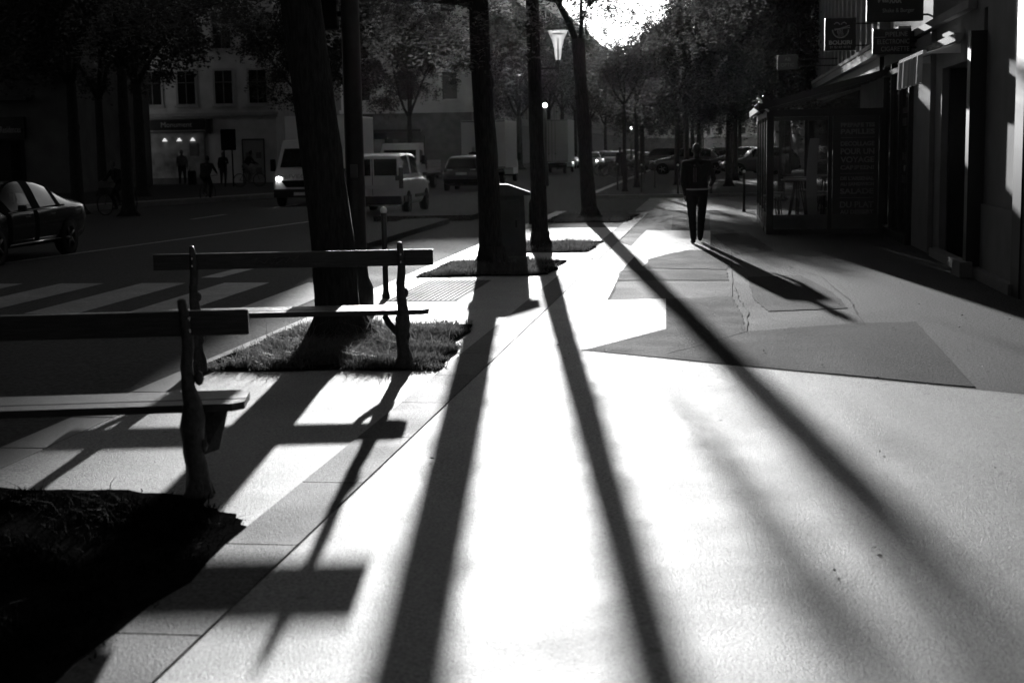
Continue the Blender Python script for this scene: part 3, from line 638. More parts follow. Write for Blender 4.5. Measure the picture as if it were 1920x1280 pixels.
# haussmann stone building between the trunks
def stone_block(label, loc, rz, wd, dp, h, cols, base=4.6, bal=True, m=M_wall2, gf=M_walld, roof=2.2, st=3.2):
    t = thing('stone_building', label, 'building', loc, rz, 'stone apartment buildings along the avenue')
    b = MB(); b.box2((0, 0, base), (wd, dp, h)); b.build('wall', m, t)
    b = MB(); b.box2((.02, .05, 0), (wd-.02, dp-.05, base)); gfo = b.build('ground_floor', gf, t)
    b = MB(); b.slabY([(-.3, h), (wd+.3, h), (wd+.3, h+.25), (wd-.6, h+roof), (.6, h+roof), (-.3, h+.25)], -.3, dp); b.build('roof', M_roof, t)
    xs = [wd*(i+.5)/cols for i in range(cols)]; zs = []; z = base+1.9
    while z < h-1: zs.append(z); z += st
    windows(t, xs, zs, 1.1, 2.0, 0, m=M_farpane, fm=M_farframe if not bal else m, bars=False)
    b = MB(); b.box2((-.1, -.25, base-.1), (wd+.1, -.002, base+.2)); b.build('cornice', m, t)
    if bal:
        z = base+.25+st
        while z < h: b = MB(); b.box2((.3, -.75, z), (wd-.3, -.003, z+.12)); b.build('balcony', m, t); z += st*2
        b = MB(); z = base+.37+st
        while z < h:
            b.box2((.3, -.75, z+.85), (wd-.3, -.71, z+.9))
            x = .35
            while x < wd-.3: b.box2((x, -.74, z), (x+.025, -.715, z+.85)); x += .3
            z += st*2
        b.build('railing', M_blackmetal, t)
    return t, gfo
t, g_ = stone_block('pale stone corner building rising between the trunks', (-12.5, 108, .06), 0, 9.8, 14, 18, 3, m=mat('corner_stone', .36, .85, .25, .15, 1, .2, 20))
b = MB(); b.box2((1.2, -1.2, 3.1), (6.0, -.0, 3.3)); b.add([(1.2, -1.6, 2.6), (6.0, -1.6, 2.6), (6.0, 0, 3.3), (1.2, 0, 3.3)], [(0, 1, 2, 3)]); b.build('awning', M_signblack, t)
for x in (.8, 2.6, 4.4):
    b = MB(); b.box2((x-.6, -.0, .4), (x+.6, .04, 2.6)); b.build('shop_window', M_pane, t)
# left row of the avenue, receding (things rotated so local x runs along -u, facing the street)
def row_l(u0, u1, h, v, label, **k):
    return stone_block(label, W(u0, v, 0), STREET, u1-u0, 14, h, max(2, int((u1-u0)/3.2)), m=M_farwall, **k)
def row_r(u0, u1, h, v, label, **k):
    return stone_block(label, W(u1, v, 0), STREET+math.pi, u1-u0, 14, h, max(2, int((u1-u0)/3.2)), **k)
row_l(126, 143, 15.0, -22, 'nearest stone building of the hazy row left of the avenue', bal=False)
row_l(143.2, 160, 15.4, -22, 'second stone building of the hazy row left of the avenue', bal=False)
row_l(160.2, 178, 18.2, -22, 'third stone building of the hazy row left of the avenue', bal=False)
row_l(178.2, 225, 20.3, -22, 'long tall stone building in the middle of the hazy row on the left', bal=False)
row_l(225.2, 300, 20.0, -22, 'hazy stone building next to last on the left of the avenue', bal=False)
row_l(300.2, 420, 20.4, -22, 'farthest hazy stone building on the left of the avenue', bal=False)
row_r(64, 110, 19, 6.5, 'stone building on the right beyond the side street', bal=False)
row_r(110.2, 200, 19, 6.5, 'far stone building on the right of the avenue', bal=False)
row_end = stone_block('hazy building closing the far end of the avenue', W(470, -40, 0), -A, 90, 14, 20, 24, bal=False)
row_l(-60, 34, 17, -27, 'long stone building across the road, left of the frame', bal=False)  # out-of-view block added to cut the sky light from the left
# ---- right hand shops: local x = along the street (u), local y = -v
RF = dict(loc=(0, 0, 0), rz=STREET)
def bx(b, u0, u1, v0, v1, z0, z1, mi=0, bev=0): return b.box2((u0, -v1, z0), (u1, -v0, z1), mi, bev)
t = thing('shop_building', 'building on the right edge with dark doorway, pilasters and bright wall strips', 'building', (0, 0, 0), STREET)
b = MB(); bx(b, -25, 29.2, 3.5, 14, 3.45, 20); bx(b, 16.75, 19.15, 3.5, 14, .0, 3.45); bx(b, 19.4, 19.85, 3.5, 14, .0, 3.45); bx(b, 19.85, 22.7, 3.5, 14, 2.85, 3.45); bx(b, 22.7, 25.2, 3.5, 14, 0, 3.45)
bx(b, 19.15, 19.4, 3.6, 14, 0, 3.45); bx(b, 25.2, 29.2, 3.9, 14, 0, 3.45); bx(b, 19.85, 22.7, 4.3, 14, 0, 2.85)
b.build('wall', M_wall, t)
b = MB(); bx(b, 23.35, 25.2, 3.42, 3.497, 0, 3.45); b.build('pilaster', M_wall, t)
b = MB(); bx(b, 16.4, 16.85, 3.4, 3.6, 0, 3.9); b.build('pilaster', M_signblack, t)
b = MB(); bx(b, -25, 16.4, 3.42, 3.6, 0, 3.9); b.build('dark_shopfront', M_walld, t)
b = MB(); bx(b, 19.16, 19.39, 3.3, 3.59, 0, 3.15); b.build('door_post', M_signblack, t)
b = MB(); bx(b, 19.86, 19.98, 3.6, 4.2, 0, 2.84); b.build('door_post', M_signblack, t)
b = MB(); bx(b, 22.58, 22.69, 3.6, 4.2, 0, 2.84); b.build('door_post', M_signblack, t)
b = MB(); bx(b, 19.98, 22.58, 4.1, 4.2, 0, 2.84); dr = b.build('door', M_signblack, t)
b = MB(); b.box((20.7, -4.06, 1.15), (.04, .05, .9)); b.build('handle', M_chrome, dr)
b = MB(); b.box((21.6, -4.09, 1.9), (.16, .01, .1)); b.box((20.4, -4.09, 1.9), (.12, .01, .1)); b.build('sticker', M_wall2, dr)
b = MB(); bx(b, 16.76, 22.72, 3.36, 3.498, -.02, .13); bx(b, 19.0, 19.6, 3.2, 3.36, -.02, .2); b.build('step', M_kerb, t)
b = MB(); bx(b, 16.78, 19.1, 3.462, 3.498, .13, .95); b.build('plinth', M_wall, t)
# window and blinds upstairs
for u in (5, 9, 13, 18.2, 22, 26.6):
    b = MB(); bx(b, u-.85, u+.85, 3.42, 3.497, 4.3, 7.0); wf = b.build('window', M_walld, t)
    b = MB(); bx(b, u-.65, u+.65, 3.40, 3.418, 4.5, 6.8); b.build('pane', M_pane, wf)
b = MB(); bx(b, 19.9, 25.2, 3.38, 3.497, 3.5, 3.62); b.build('ledge', M_wall2, t)
# awning over the doorway
t2 = thing('shop_awning', 'short striped fabric awning with fringe over the dark doorway', 'awning', (0, 0, 0), STREET)
b = MB(); b.add([(20.8, -3.45, 3.12), (23.4, -3.45, 3.12), (23.4, -2.95, 2.98), (20.8, -2.95, 2.98)], [(0, 1, 2, 3)]); b.build('canopy', M_awning, t2)
b = MB(); n = 40
for i in range(n):
    u0 = 20.8+2.6*i/n; u1 = 20.8+2.6*(i+1)/n; o0 = .018*math.sin(i*1.9); o1 = .018*math.sin((i+1)*1.9)
    b.add([(u0, -2.94+o0, 2.97), (u1, -2.94+o1, 2.97), (u1, -2.93+o1*1.5, 2.58-.02*abs(math.sin((i+1)*.4))), (u0, -2.93+o0*1.5, 2.58-.02*abs(math.sin(i*.4)))], [(0, 1, 2, 3)], 0, True)
for s_ in (20.82, 23.38): b.add([(s_, -3.45, 3.1), (s_, -2.95, 2.97), (s_, -3.45, 2.97)], [(0, 1, 2)])
b.build('valance', M_awning, t2, fix=False)
b = MB(); b.box2((20.75, -2.98, 2.97), (23.45, -2.93, 3.02)); b.box2((20.75, -3.47, 3.13), (23.45, -3.36, 3.24)); b.build('cassette', M_chrome, t2)
# shopfront next to the terrace
t3 = thing('shopfront', 'tall narrow glazed shopfront with dark frames where the terrace meets the wall', 'shopfront', (0, 0, 0), STREET)
b = MB()
for u in (25.25, 26.5, 27.7, 28.9): bx(b, u-.05, u+.05, 3.34, 3.46, .0, 3.2)
bx(b, 25.21, 28.95, 3.33, 3.47, 3.0, 3.09); bx(b, 25.2, 29.0, 3.3, 3.5, 0, .16); b.build('frame', M_signblack, t3)
b = MB(); bx(b, 25.3, 28.85, 3.40, 3.41, .16, 3.0); b.build('pane', M_pane, t3)
b = MB(); bx(b, 25.2, 29.0, 3.36, 3.5, 3.21, 3.44); b.build('fascia', M_wall2, t3)
b = MB(); b.box((25.9, -3.385, 1.3), (.14, .01, .1)); b.build('sticker', M_wall2, t3)
for i, (tx, z, s_) in enumerate([('DECOLLAGE', 2.3, .14), ('POUR UN', 2.1, .2), ('SALADE', 1.5, .2), ('DU PLAT', 1.1, .2)]):
    put_text(tx, s_, t3, (25.9, -3.39, z), M_walld, width=.8, rz=math.pi)
# ---- building beyond with ribbed facade
t = thing('ribbed_building', 'building above the glass terrace with lit vertical ribs', 'building', (0, 0, 0), STREET)
b = MB(); bx(b, 29.2, 50, 3.55, 14, 0, 19); b.build('wall', M_walld, t)
b = MB(); u = 29.8
while u < 50: bx(b, u, u+.35, 3.35, 3.548, 3.75, 16); u += 1.15
b.build('rib', M_wall2, t)
b = MB(); bx(b, 25.0, 46, 3.12, 3.33, 3.60, 3.68); b.build('cornice', M_wall2, t)
b = MB(); bx(b, 25.0, 46, 3.14, 3.548, 3.42, 3.598); bx(b, 29.2, 46, 3.3, 3.548, 3.1, 3.42); b.build('awning_box', M_signblack, t)
b = MB(); bx(b, 35.3, 49.8, 3.50, 3.548, .4, 3.0); b.build('shop_window', M_pane, t)
# ================================================================= TERRACE
t = thing('glass_terrace', 'enclosed cafe terrace with black frame, glazed front and sloping roof', 'terrace', (0, 0, 0), STREET)
U0, U1, V0, V1 = 28.5, 34.6, 1.1, 3.3
b = MB()
for v in (V0, 2.28): bx(b, U0, U0+.09, v-.01, v+(.13 if v == V0 else .07), 0, 2.42)
bx(b, U0, U0+.09, V1-.06, V1, 0, 2.42); bx(b, U0-.01, U0+.10, V0, V1, 2.28, 2.42); bx(b, U0-.01, U0+.10, V0, V1, .0, .10)
for u in (U0+1.5, U0+3, U0+4.5, U1-.09): bx(b, u, u+.08, V0, V0+.08, 0, 2.42)
bx(b, U0+.1, U1, V0-.005, V0+.09, 2.3, 2.42); bx(b, U0+.1, U1, V0, V0+.08, 0, .1)
bx(b, U1-.08, U1, V0+.1, V1, 2.3, 2.42); bx(b, U1-.08, U1, 2.2, 2.28, 0, 2.3)
b.build('frame', M_signblack, t)
b = MB(); bx(b, U0+.005, U0+.085, V0+.13, V1-.06, .1, .38); bx(b, U0+.1, U1-.1, V0+.01, V0+.07, .1, .38); b.build('lower_panel', M_walld, t)
for (v0, v1) in ((V0+.12, 2.28),):
    b = MB(); bx(b, U0+.03, U0+.045, v0, v1, .38, 2.28); b.build('pane', M_glass, t)
for u in (U0+.09, U0+1.58, U0+3.08, U0+4.58):
    b = MB(); bx(b, u, u+1.42, V0+.03, V0+.045, .38, 2.3); b.build('pane', M_glass, t)
b = MB(); bx(b, U1-.05, U1-.035, V0+.1, 2.2, .1, 2.3); b.build('pane', M_glass, t)
b = MB(); bx(b, U1-.05, U1-.035, 2.28, V1, .1, 2.3); b.build('pane', M_glass, t)
b = MB()                                           # glazed gable triangle and roof
b.add([(U0+.04, -V0-.1, 2.43), (U0+.04, -V1, 2.43), (U0+.04, -V1, 3.0)], [(0, 1, 2)]); b.build('gable_pane', glass_mat('dusty_glass', .8, .2, 1.4), t, fix=False)
b = MB()
def roof_bit(b, ua, ub, va, vb, dz0, dz1):
    zr = lambda v: 2.40+(v-V0+.18)*(.66/(V1+.38-V0))
    q = [(ua, -va, zr(va)), (ub, -va, zr(va)), (ub, -vb, zr(vb)), (ua, -vb, zr(vb))]
    b.add([(x, y, z+dz0) for x, y, z in q]+[(x, y, z+dz1) for x, y, z in q], [(0, 1, 2, 3), (7, 6, 5, 4), (0, 4, 5, 1), (1, 5, 6, 2), (2, 6, 7, 3), (3, 7, 4, 0)])
roof_bit(b, U0-.25, U0-.13, V0-.18, V1+.2, 0, .13); roof_bit(b, U1, U1+.1, V0-.18, V1+.2, 0, .13); roof_bit(b, U0-.13, U1, V0-.18, V0-.04, 0, .13)
for u in (1.4, 2.9, 4.4): roof_bit(b, U0+u, U0+u+.07, V0-.04, V1+.2, .01, .12)
b.build('roof_frame', M_signblack, t)
b = MB(); roof_bit(b, U0-.13, U1, V0-.04, V1+.2, .07, .085); b.build('roof_panel', leaf_mat('frosted_roof', .5, .75, .4, .7), t)
b = MB(); bx(b, U0+.02, U0+.08, 2.36, V1-.07, .38, 2.28); pn = b.build('menu_panel', mat('menu_board', .022, .4), t)
vm = 2.83; ux = U0+.012
rows = [('PREPARE TES', 2.10, .105), ('PAPILLES', 1.97, .13), ('DECOLLAGE', 1.74, .115), ('POUR UN', 1.59, .15), ('VOYAGE', 1.43, .15), ('CARIBEEN!', 1.28, .11), ("DE L'ARSENAL", 1.07, .09), ('AU SANDWICH', .96, .085), ('SALADE', .82, .14), ('DU PLAT', .56, .16), ('AU DESSERT', .42, .10)]
for tx, z, s_ in rows: put_text(tx, s_, pn, (ux, -vm, z), mat('menu_ink', .2, .6), width=.64, rz=-math.pi/2, bold=.004)
b = MB()
for z in (1.86, 1.17, .70): b.box((ux, -vm, z), (.006, .64, .008))
b.build('rule_line', mat('menu_ink', .2, .6), pn)
t = thing('louvred_heater', 'small tilted white louvred fitting on the front corner of the terrace roof', 'fitting', (U0*SA+V0*CA, U0*CA-V0*SA, 2.5), STREET)
b = MB(); M_ = Matrix.Rotation(R_(35), 4, 'X') @ Matrix.Rotation(R_(25), 4, 'Y')
for k in range(4): b.box((-.12, .16-.045*k, .10-.065*k+.02), (.03, .12, .035), M=Matrix.Rotation(R_(35), 4, 'X'))
b.build('slat', M_white, t)
b = MB(); b.box((-.09, .09, .02), (.02, .2, .3), M=Matrix.Rotation(R_(35), 4, 'X')); b.build('backplate', M_signblack, t)
for k, (u, v, lb) in enumerate([(29.7, 1.75, 'high bistro table just behind the terrace glass'), (31.6, 1.9, 'second bistro table, deeper inside the terrace'), (33.3, 2.6, 'bistro table at the back of the terrace')]):
    t = thing('bistro_table', lb, 'table', W(u, v), STREET, 'terrace tables')
    b = MB(); b.lathe((0, 0, 0), [(0, 1.02), (.32, 1.02), (.33, 1.05), (0, 1.05)], 18); b.build('tabletop', M_wall, t)
    for a in range(3):
        b = MB(); b.tube([(.05*math.cos(a*2.1), .05*math.sin(a*2.1), 1.02), (.26*math.cos(a*2.1), .26*math.sin(a*2.1), 0)], .018, 6); b.build('leg', M_signblack, t)
    for j, (du, dv) in enumerate([(.0, -.5), (.1, .52)]):
        s_ = thing('bar_stool', ['stool on the street side of the ', 'stool on the wall side of the '][j]+['front', 'second', 'back'][k]+' terrace table', 'stool', W(u+du, v+dv), .4*j, 'terrace stools')
        b = MB(); b.lathe((0, 0, 0), [(0, .70), (.17, .70), (.18, .73), (0, .74)], 14); b.build('seat', M_wall, s_)
        for a in range(4):
            b = MB(); b.tube([(.12*math.cos(a*1.57+.8), .12*math.sin(a*1.57+.8), .70), (.2*math.cos(a*1.57+.8), .2*math.sin(a*1.57+.8), 0)], .013, 5); b.build('leg', M_signblack, s_)
t = thing('roll_up_banner', 'pale curved banner standing inside the terrace glass', 'banner', W(29.3, 2.08), STREET)
b = MB()
for i in range(12):
    z0 = .3+i*.13; z1 = z0+.13; o = lambda z: .10*math.sin(z*1.6)
    b.add([(0, -.09+o(z0)*.5, z0), (0, .09+o(z0)*.8, z0), (.02, .09+o(z1)*.8, z1), (.02, -.09+o(z1)*.5, z1)], [(0, 1, 2, 3)], 0, True)
b.build('sheet', M_wall, t, fix=False); b = MB(); b.box((0, 0, .15), (.2, .24, .3)); b.build('foot', M_signblack, t)
# ================================================================= SHOP SIGNS (hung square to the street)
def box_sign(name, label, u, v0, v1, z0, z1, arm_v=3.5):
    t = thing(name, label, 'sign', W(u, (v0+v1)/2, 0), STREET)
    h = (v1-v0)/2; b = MB(); b.box((0, 0, (z0+z1)/2), (.14, 2*h, z1-z0), bev=.02); bd = b.build('panel', M_signblack, t)
    b = MB(); b.box((0, -(h+(arm_v-v1)/2), z1-.12), (.03, arm_v-v1+.02, .03)); b.box((0, -(h+(arm_v-v1)/2), z0+.1), (.03, arm_v-v1+.02, .03)); b.build('bracket', M_signblack, t)
    return t, bd
def pt(bd, tx, s_, y, z, wd, m=M_signdim, bold=.0, x=-.074): return put_text(tx, s_, bd, (x, y, z), m, width=wd, rz=-math.pi/2, bold=bold)
t, bd = box_sign('projecting_sign', 'largest black box sign, topmost on the right, with a short word ending in three crosses', 24.3, 2.52, 3.42, 3.70, 4.52)
pt(bd, 'Ma', .2, .19, 4.07, .17, M_signdim, .006); pt(bd, 'xxx', .22, .0, 4.06, .20, M_signdim, .006); pt(bd, 'Shake & Burger', .09, -.05, 3.87, .5, M_signdim)
t, bd = box_sign('projecting_sign', 'black box sign with three lines of thin capitals under the largest sign', 25.0, 2.70, 3.33, 3.22, 3.64)
pt(bd, 'PIPELINE', .11, -.07, 3.54, .36); pt(bd, 'ELECTRONIC', .11, -.02, 3.42, .52, M_signdim); pt(bd, 'CIGARETTE', .11, -.05, 3.30, .46, M_signdim)
b = MB(); b.box((-.074, .2, 3.50), (.004, .18, .008)); b.build('underline', M_signdim, bd)
t, bd = box_sign('projecting_sign', 'rounded black sign with a smiling bowl and chopsticks emblem', 30.5, 2.33, 2.96, 3.64, 4.30)
pt(bd, 'BOLKIRI', .11, 0, 3.80, .46, M_signtext, .003); pt(bd, '01 82 83 48 84', .06, 0, 3.71, .42, M_signdim)
b = MB(); c0 = (0, 4.05)
arc = lambda cx, cz, r, a0, a1: [(-.074, cx+r*math.cos(R_(a)), cz+r*math.sin(R_(a))) for a in np.linspace(a0, a1, 14)]
b.tube(arc(0, 4.06, .16, 180, 360), .012, 5); b.tube(arc(.075, 4.15, .055, 20, 170), .009, 5); b.tube(arc(-.065, 4.15, .055, 10, 160), .009, 5)
b.tube([(-.074, .13, 4.07), (-.074, -.19, 4.10)], .009, 5); b.tube([(-.074, .12, 4.05), (-.074, -.18, 4.14)], .009, 5)
for y in (.05, .02, -.01, -.04): b.tube([(-.074, y, 4.07), (-.074, y+.015, 4.02), (-.074, y-.01, 3.97), (-.074, y, 3.93)], .007, 4)
b.build('emblem', M_signtext, bd)
t, bd = box_sign('projecting_sign', 'small faint lower sign behind the bowl sign', 40, 1.80, 2.35, 3.75, 4.15)
pt(bd, 'AB', .13, 0, 4.03, .16, M_walld); pt(bd, 'OPTIC', .13, 0, 3.88, .36, M_walld)
# ================================================================= PEOPLE
def person(label, loc, rz, J, group=None, scale=1.0, mats=None, fine=False, vox=.014, hands=True):
    """J: joint positions in metres, body facing +Y; capsules are fused into one continuous skin"""
    t = thing('person', label, 'person', loc, rz, group); t.scale = (scale,)*3
    b = MB(); V = lambda k: Vector(J[k])
    def cap(p, q, r0, r1, n=12):
        p = Vector(p); q = Vector(q); b.ball(p, r0, n); b.ball(q, r1, n); b.tube([p, p.lerp(q, .5), q], [r0, (r0+r1)/2*1.02, r1], n)
    reg = []                                       # (p, q, kind)
    def seg(p, q, r0, r1, kind): cap(p, q, r0, r1); reg.append((Vector(p), Vector(q), kind))
    pel, che, nek, hed = V('pelvis'), V('chest'), V('neck'), V('head')
    sw = .185; hipw = .095
    right = Vector(J.get('right', (1, 0, 0))).normalized()
    for s_ in (-1, 1):
        seg(pel+right*hipw*s_*.9, che+right*.11*s_+Vector((0, 0, -.05)), .105, .115, 'top')
        seg(che+right*.10*s_, V('sh_l' if s_ < 0 else 'sh_r'), .105, .066, 'top'); seg(nek+Vector((0, -.01, -.03)), V('sh_l' if s_ < 0 else 'sh_r')+Vector((0, 0, .005)), .06, .058, 'top')
    seg(pel+Vector((0, 0, -.02)), che, .125, .14, 'top'); seg(che, nek+Vector((0, 0, -.06)), .12, .075, 'top')
    seg(nek+Vector((0, 0, -.07)), hed+Vector((0, 0, -.06)), .058, .056, 'skin')
    fw = Vector(J.get('face', (0, 1, 0))).normalized()
    b.ball(hed+Vector((0, 0, .03)), (.078, .095, .105), 16); b.ball(hed+fw*.03+Vector((0, 0, -.055)), (.055, .06, .06), 12); reg.append((hed, hed+Vector((0, 0, .05)), 'skin'))
    b.ball(hed+fw*.098+Vector((0, 0, -.005)), (.014, .02, .022), 8)
    side = fw.cross(Vector((0, 0, 1)))
    for s_ in (-1, 1): b.ball(hed+side*.078*s_+Vector((0, 0, .0)), (.014, .024, .034), 8)
    for s_, a in ((-1, 'l'), (1, 'r')):
        seg(V('sh_'+a), V('el_'+a), .062, .048, 'top'); seg(V('el_'+a), V('wr_'+a), .047, .034, 'top')
        seg(pel+right*hipw*s_, V('kn_'+a), .108, .078, 'leg'); seg(V('kn_'+a), V('an_'+a)+Vector((0, 0, .02)), .074, .056, 'leg')
        ft = V('toe_'+a); seg(V('an_'+a)+Vector((0, 0, -.03)), ft, .042, .034, 'shoe'); seg(V('an_'+a)+(V('an_'+a)-ft).normalized()*.035+Vector((0, 0, -.035)), V('an_'+a)+Vector((0, 0, -.035)), .036, .036, 'shoe')
        w_, e_ = V('wr_'+a), V('el_'+a); d = (w_-e_).normalized(); pm = w_+d*.075; seg(w_, pm, .028, .033, 'skin')
        if hands:
            pr = d.cross(right).normalized()
            for k in range(4):
                o = pr*(.03-.02*k); L = (.062, .07, .065, .05)[k]; cu = right*(-s_)*.02
                cap(pm+o, pm+o+d*L*.55+cu*.4, .010, .009, 8); cap(pm+o+d*L*.55+cu*.4, pm+o+d*L+cu*1.4, .009, .008, 8)
            cap(w_+d*.03+pr*.03, w_+d*.07+pr*.062, .012, .010, 8)
            reg.append((pm, pm+d*.1, 'skin'))
    ob = b.build('body', M_skin, t, fix=False)
    rm = ob.modifiers.new('r', 'REMESH'); rm.mode = 'VOXEL'; rm.voxel_size = vox
    sm = ob.modifiers.new('s', 'SMOOTH'); sm.iterations = 3; sm.factor = .5
    bpy.context.view_layer.update()
    me = bpy.data.meshes.new_from_object(ob.evaluated_get(bpy.context.evaluated_depsgraph_get())); ob.modifiers.clear(); ob.data = me
    me.materials.clear()
    mm = mats or {}; kinds = ['skin', 'top', 'leg', 'shoe', 'hair']
    for k in kinds: me.materials.append(mm.get(k, {'skin': M_skin, 'top': M_cloth, 'leg': M_cloth2, 'shoe': M_shoe, 'hair': M_hair}[k]))
    C = np.zeros(len(me.polygons)*3); me.polygons.foreach_get('center', C); C = C.reshape(-1, 3)
    best = np.full(len(C), 1e9); idx = np.zeros(len(C), int)
    for p, q, kd in reg:
        p = np.array(p); q = np.array(q); d = q-p; tt = np.clip(((C-p)@d)/max(d@d, 1e-9), 0, 1); ds = np.linalg.norm(C-(p+tt[:, None]*d), axis=1)
        if kd == 'leg': ds = ds-.045
        if kd == 'top': ds = ds-.03*(np.linalg.norm(C[:, :2], axis=1) < .2)
        m_ = ds < best; best[m_] = ds[m_]; idx[m_] = kinds.index(kd)
    waist = J['pelvis'][2]-.02
    low = (C[:, 2] < waist) & (idx == 1) & (np.abs(C[:, 0]-J['pelvis'][0]) < .19); idx[low] = 2
    H = np.array(hed); fwv = np.array(fw); rel = C-H; hairm = (rel[:, 2] > -.06-.05*(rel@fwv < -.02)) & (rel@fwv < .035+.35*np.maximum(rel[:, 2]-.05, 0)) & (np.linalg.norm(rel, axis=1) < .16) & (np.abs(rel@np.cross(fwv, [0, 0, 1])) < .082)
    idx[hairm] = 4
    me.polygons.foreach_set('material_index', idx.astype(np.int32)); me.polygons.foreach_set('use_smooth', [True]*len(C)); me.update()
    return t, ob
STAND = dict(pelvis=(0, 0, .95), chest=(0, 0, 1.27), neck=(0, .01, 1.48), head=(0, .03, 1.635), sh_l=(-.19, 0, 1.40), sh_r=(.19, 0, 1.40),
             el_l=(-.25, -.03, 1.12), el_r=(.25, -.03, 1.12), wr_l=(-.25, .08, .88), wr_r=(.25, .08, .88), kn_l=(-.11, .03, .50), kn_r=(.11, .03, .50),
             an_l=(-.12, -.02, .085), an_r=(.12, -.02, .085), toe_l=(-.14, .15, .035), toe_r=(.14, .15, .035))
wk = dict(STAND, pelvis=(0, 0, .96), chest=(-.01, .02, 1.30), neck=(0, .05, 1.50), head=(.0, .09, 1.66), sh_l=(-.215, .01, 1.43), sh_r=(.205, .01, 1.43),
          el_l=(-.262, -.03, 1.14), wr_l=(-.205, .02, .86), el_r=(.292, -.04, 1.16), wr_r=(.25, .18, 1.04),
          kn_l=(-.09, .03, .51), an_l=(-.065, -.05, .085), toe_l=(-.085, .13, .035), kn_r=(.09, .17, .53), an_r=(.07, .30, .10), toe_r=(.09, .49, .07))
wl = GR(1307, 457)
t, wb = person('man in dark tracksuit walking away down the pavement', wl, R_(-5), wk, vox=.010, scale=1.005)
b = MB()
for k in range(3): b.slabY([(-.075+.024*k, 1.10), (-.064+.024*k, 1.10), (-.064+.024*k, 1.36), (-.075+.024*k, 1.36)], -.158, -.150)
b.slabY([(-.06, 1.385), (-.04, 1.385), (-.03, 1.40), (-.05, 1.42), (-.07, 1.40)], -.152, -.146)
b.build('back_print', mat('jacket_print', .05, .7), wb)
b = MB(); b.lathe((0, .0, 0), [(.17, .962), (.182, .965), (.18, .99), (.168, .992)], 24)
for i, v in enumerate(b.v): b.v[i] = (v[0]*1.12, v[1]*.83, v[2])
b.build('shirt_hem', M_stripe, wb)
m1 = dict(STAND, kn_r=(.11, .12, .52), an_r=(.12, .22, .10), toe_r=(.13, .40, .05), wr_r=(.22, .22, .98))
person('man in a pale top standing in front of the lit shop window', GR(343, 347.5, .06), R_(180+10), m1, 'people on the far pavement', 1.12, dict(top=mat('grey_top', .12, .8)), hands=True, vox=.016)
m2 = dict(STAND, el_l=(-.26, .05, 1.16), wr_l=(-.12, .24, 1.22), kn_l=(-.08, .14, .52), an_l=(-.07, .12, .10), toe_l=(-.08, .3, .04))
person('woman in black walking beside the two legged board', GR(420, 347, .06), R_(200), m2, 'people on the far pavement', 1.04, hands=True, vox=.016)
t = thing('suitcase', 'dark upright case on the pavement beside the man in the pale top', 'suitcase', GR(361, 347, .06))
b = MB(); b.box((0, 0, .42), (.42, .3, .78), bev=.04); b.build('shell', M_cloth, t); b = MB(); b.tube([(-.14, 0, .8), (-.14, 0, 1.05), (.14, 0, 1.05), (.14, 0, .8)], .015, 6); b.build('handle', M_chrome, t)
b = MB()
for x in (-.15, .15): b.lathe((x, 0, .03), [(.0, -.02), (.04, -.02), (.04, .02), (0, .02)], 8, axis='X')
b.build('wheel', M_tyre, t)
ride = dict(STAND, pelvis=(0, -.22, .98), chest=(0, -.02, 1.27), neck=(0, .07, 1.45), head=(0, .13, 1.60), sh_l=(-.19, .04, 1.39), sh_r=(.19, .04, 1.39), el_l=(-.27, .18, 1.17), el_r=(.27, .18, 1.17), wr_l=(-.25, .40, 1.08), wr_r=(.25, .40, 1.08),
            kn_l=(-.12, .16, .78), an_l=(-.10, .02, .42), toe_l=(-.10, .16, .38), kn_r=(.12, .10, .62), an_r=(.10, -.02, .22), toe_r=(.10, .13, .19))
def bicycle(label, loc, rz, basket=False, group='bicycles'):
    t = thing('bicycle', label, 'bicycle', loc, rz, group)
    for y in (-.52, .55):
        b = MB(); vs = [(0, y+.335*math.cos(a), .34+.335*math.sin(a)) for a in np.linspace(0, 2*math.pi, 29)]; b.tube(vs, .019, 6, cap=False); wh = b.build('wheel', M_tyre, t)
        b = MB(); vs = [(0, y+.312*math.cos(a), .34+.312*math.sin(a)) for a in np.linspace(0, 2*math.pi, 29)]; b.tube(vs, .009, 5, cap=False)
        for k in range(12): a = k*math.pi/6; b.tube([(0, y, .34), (0, y+.31*math.cos(a), .34+.31*math.sin(a))], .0025, 3)
        b.build('rim', M_rim, wh)
    b = MB()
    for p, q in [((0, -.52, .34), (0, -.1, .30)), ((0, -.52, .34), (0, -.2, .82)), ((0, -.1, .30), (0, -.22, .86)), ((0, -.1, .30), (0, .40, .80)), ((0, -.2, .80), (0, .38, .86)), ((0, .37, .95), (0, .43, .70)), ((0, .43, .70), (0, .55, .34))]: b.tube([p, q], .016, 6)
    b.tube([(-.1, -.1, .3), (.1, -.1, .3)], .02, 6); b.tube([(.08, -.1, .3), (.08, -.02, .18)], .01, 5); b.tube([(-.08, -.1, .3), (-.08, -.18, .42)], .01, 5); b.build('frame', M_blackmetal, t)
    b = MB(); b.tube([(-.29, .34, 1.04), (-.2, .40, 1.05), (0, .40, 1.02), (.2, .40, 1.05), (.29, .34, 1.04)], .013, 6); b.tube([(0, .37, .95), (0, .39, 1.02)], .014, 6); b.build('handlebar', M_blackmetal, t)
    b = MB(); b.ball((0, -.26, .89), (.07, .13, .035), 10); b.build('saddle', M_black, t)
    if basket: b = MB(); b.box((0, .55, .98), (.32, .24, .2), bev=.02); b.build('basket', M_walld, t)
    return t
g = GR(390, 379, -.12); bicycle('bicycle ridden away from us along the far kerb', g, R_(-8), group='ridden bicycles')
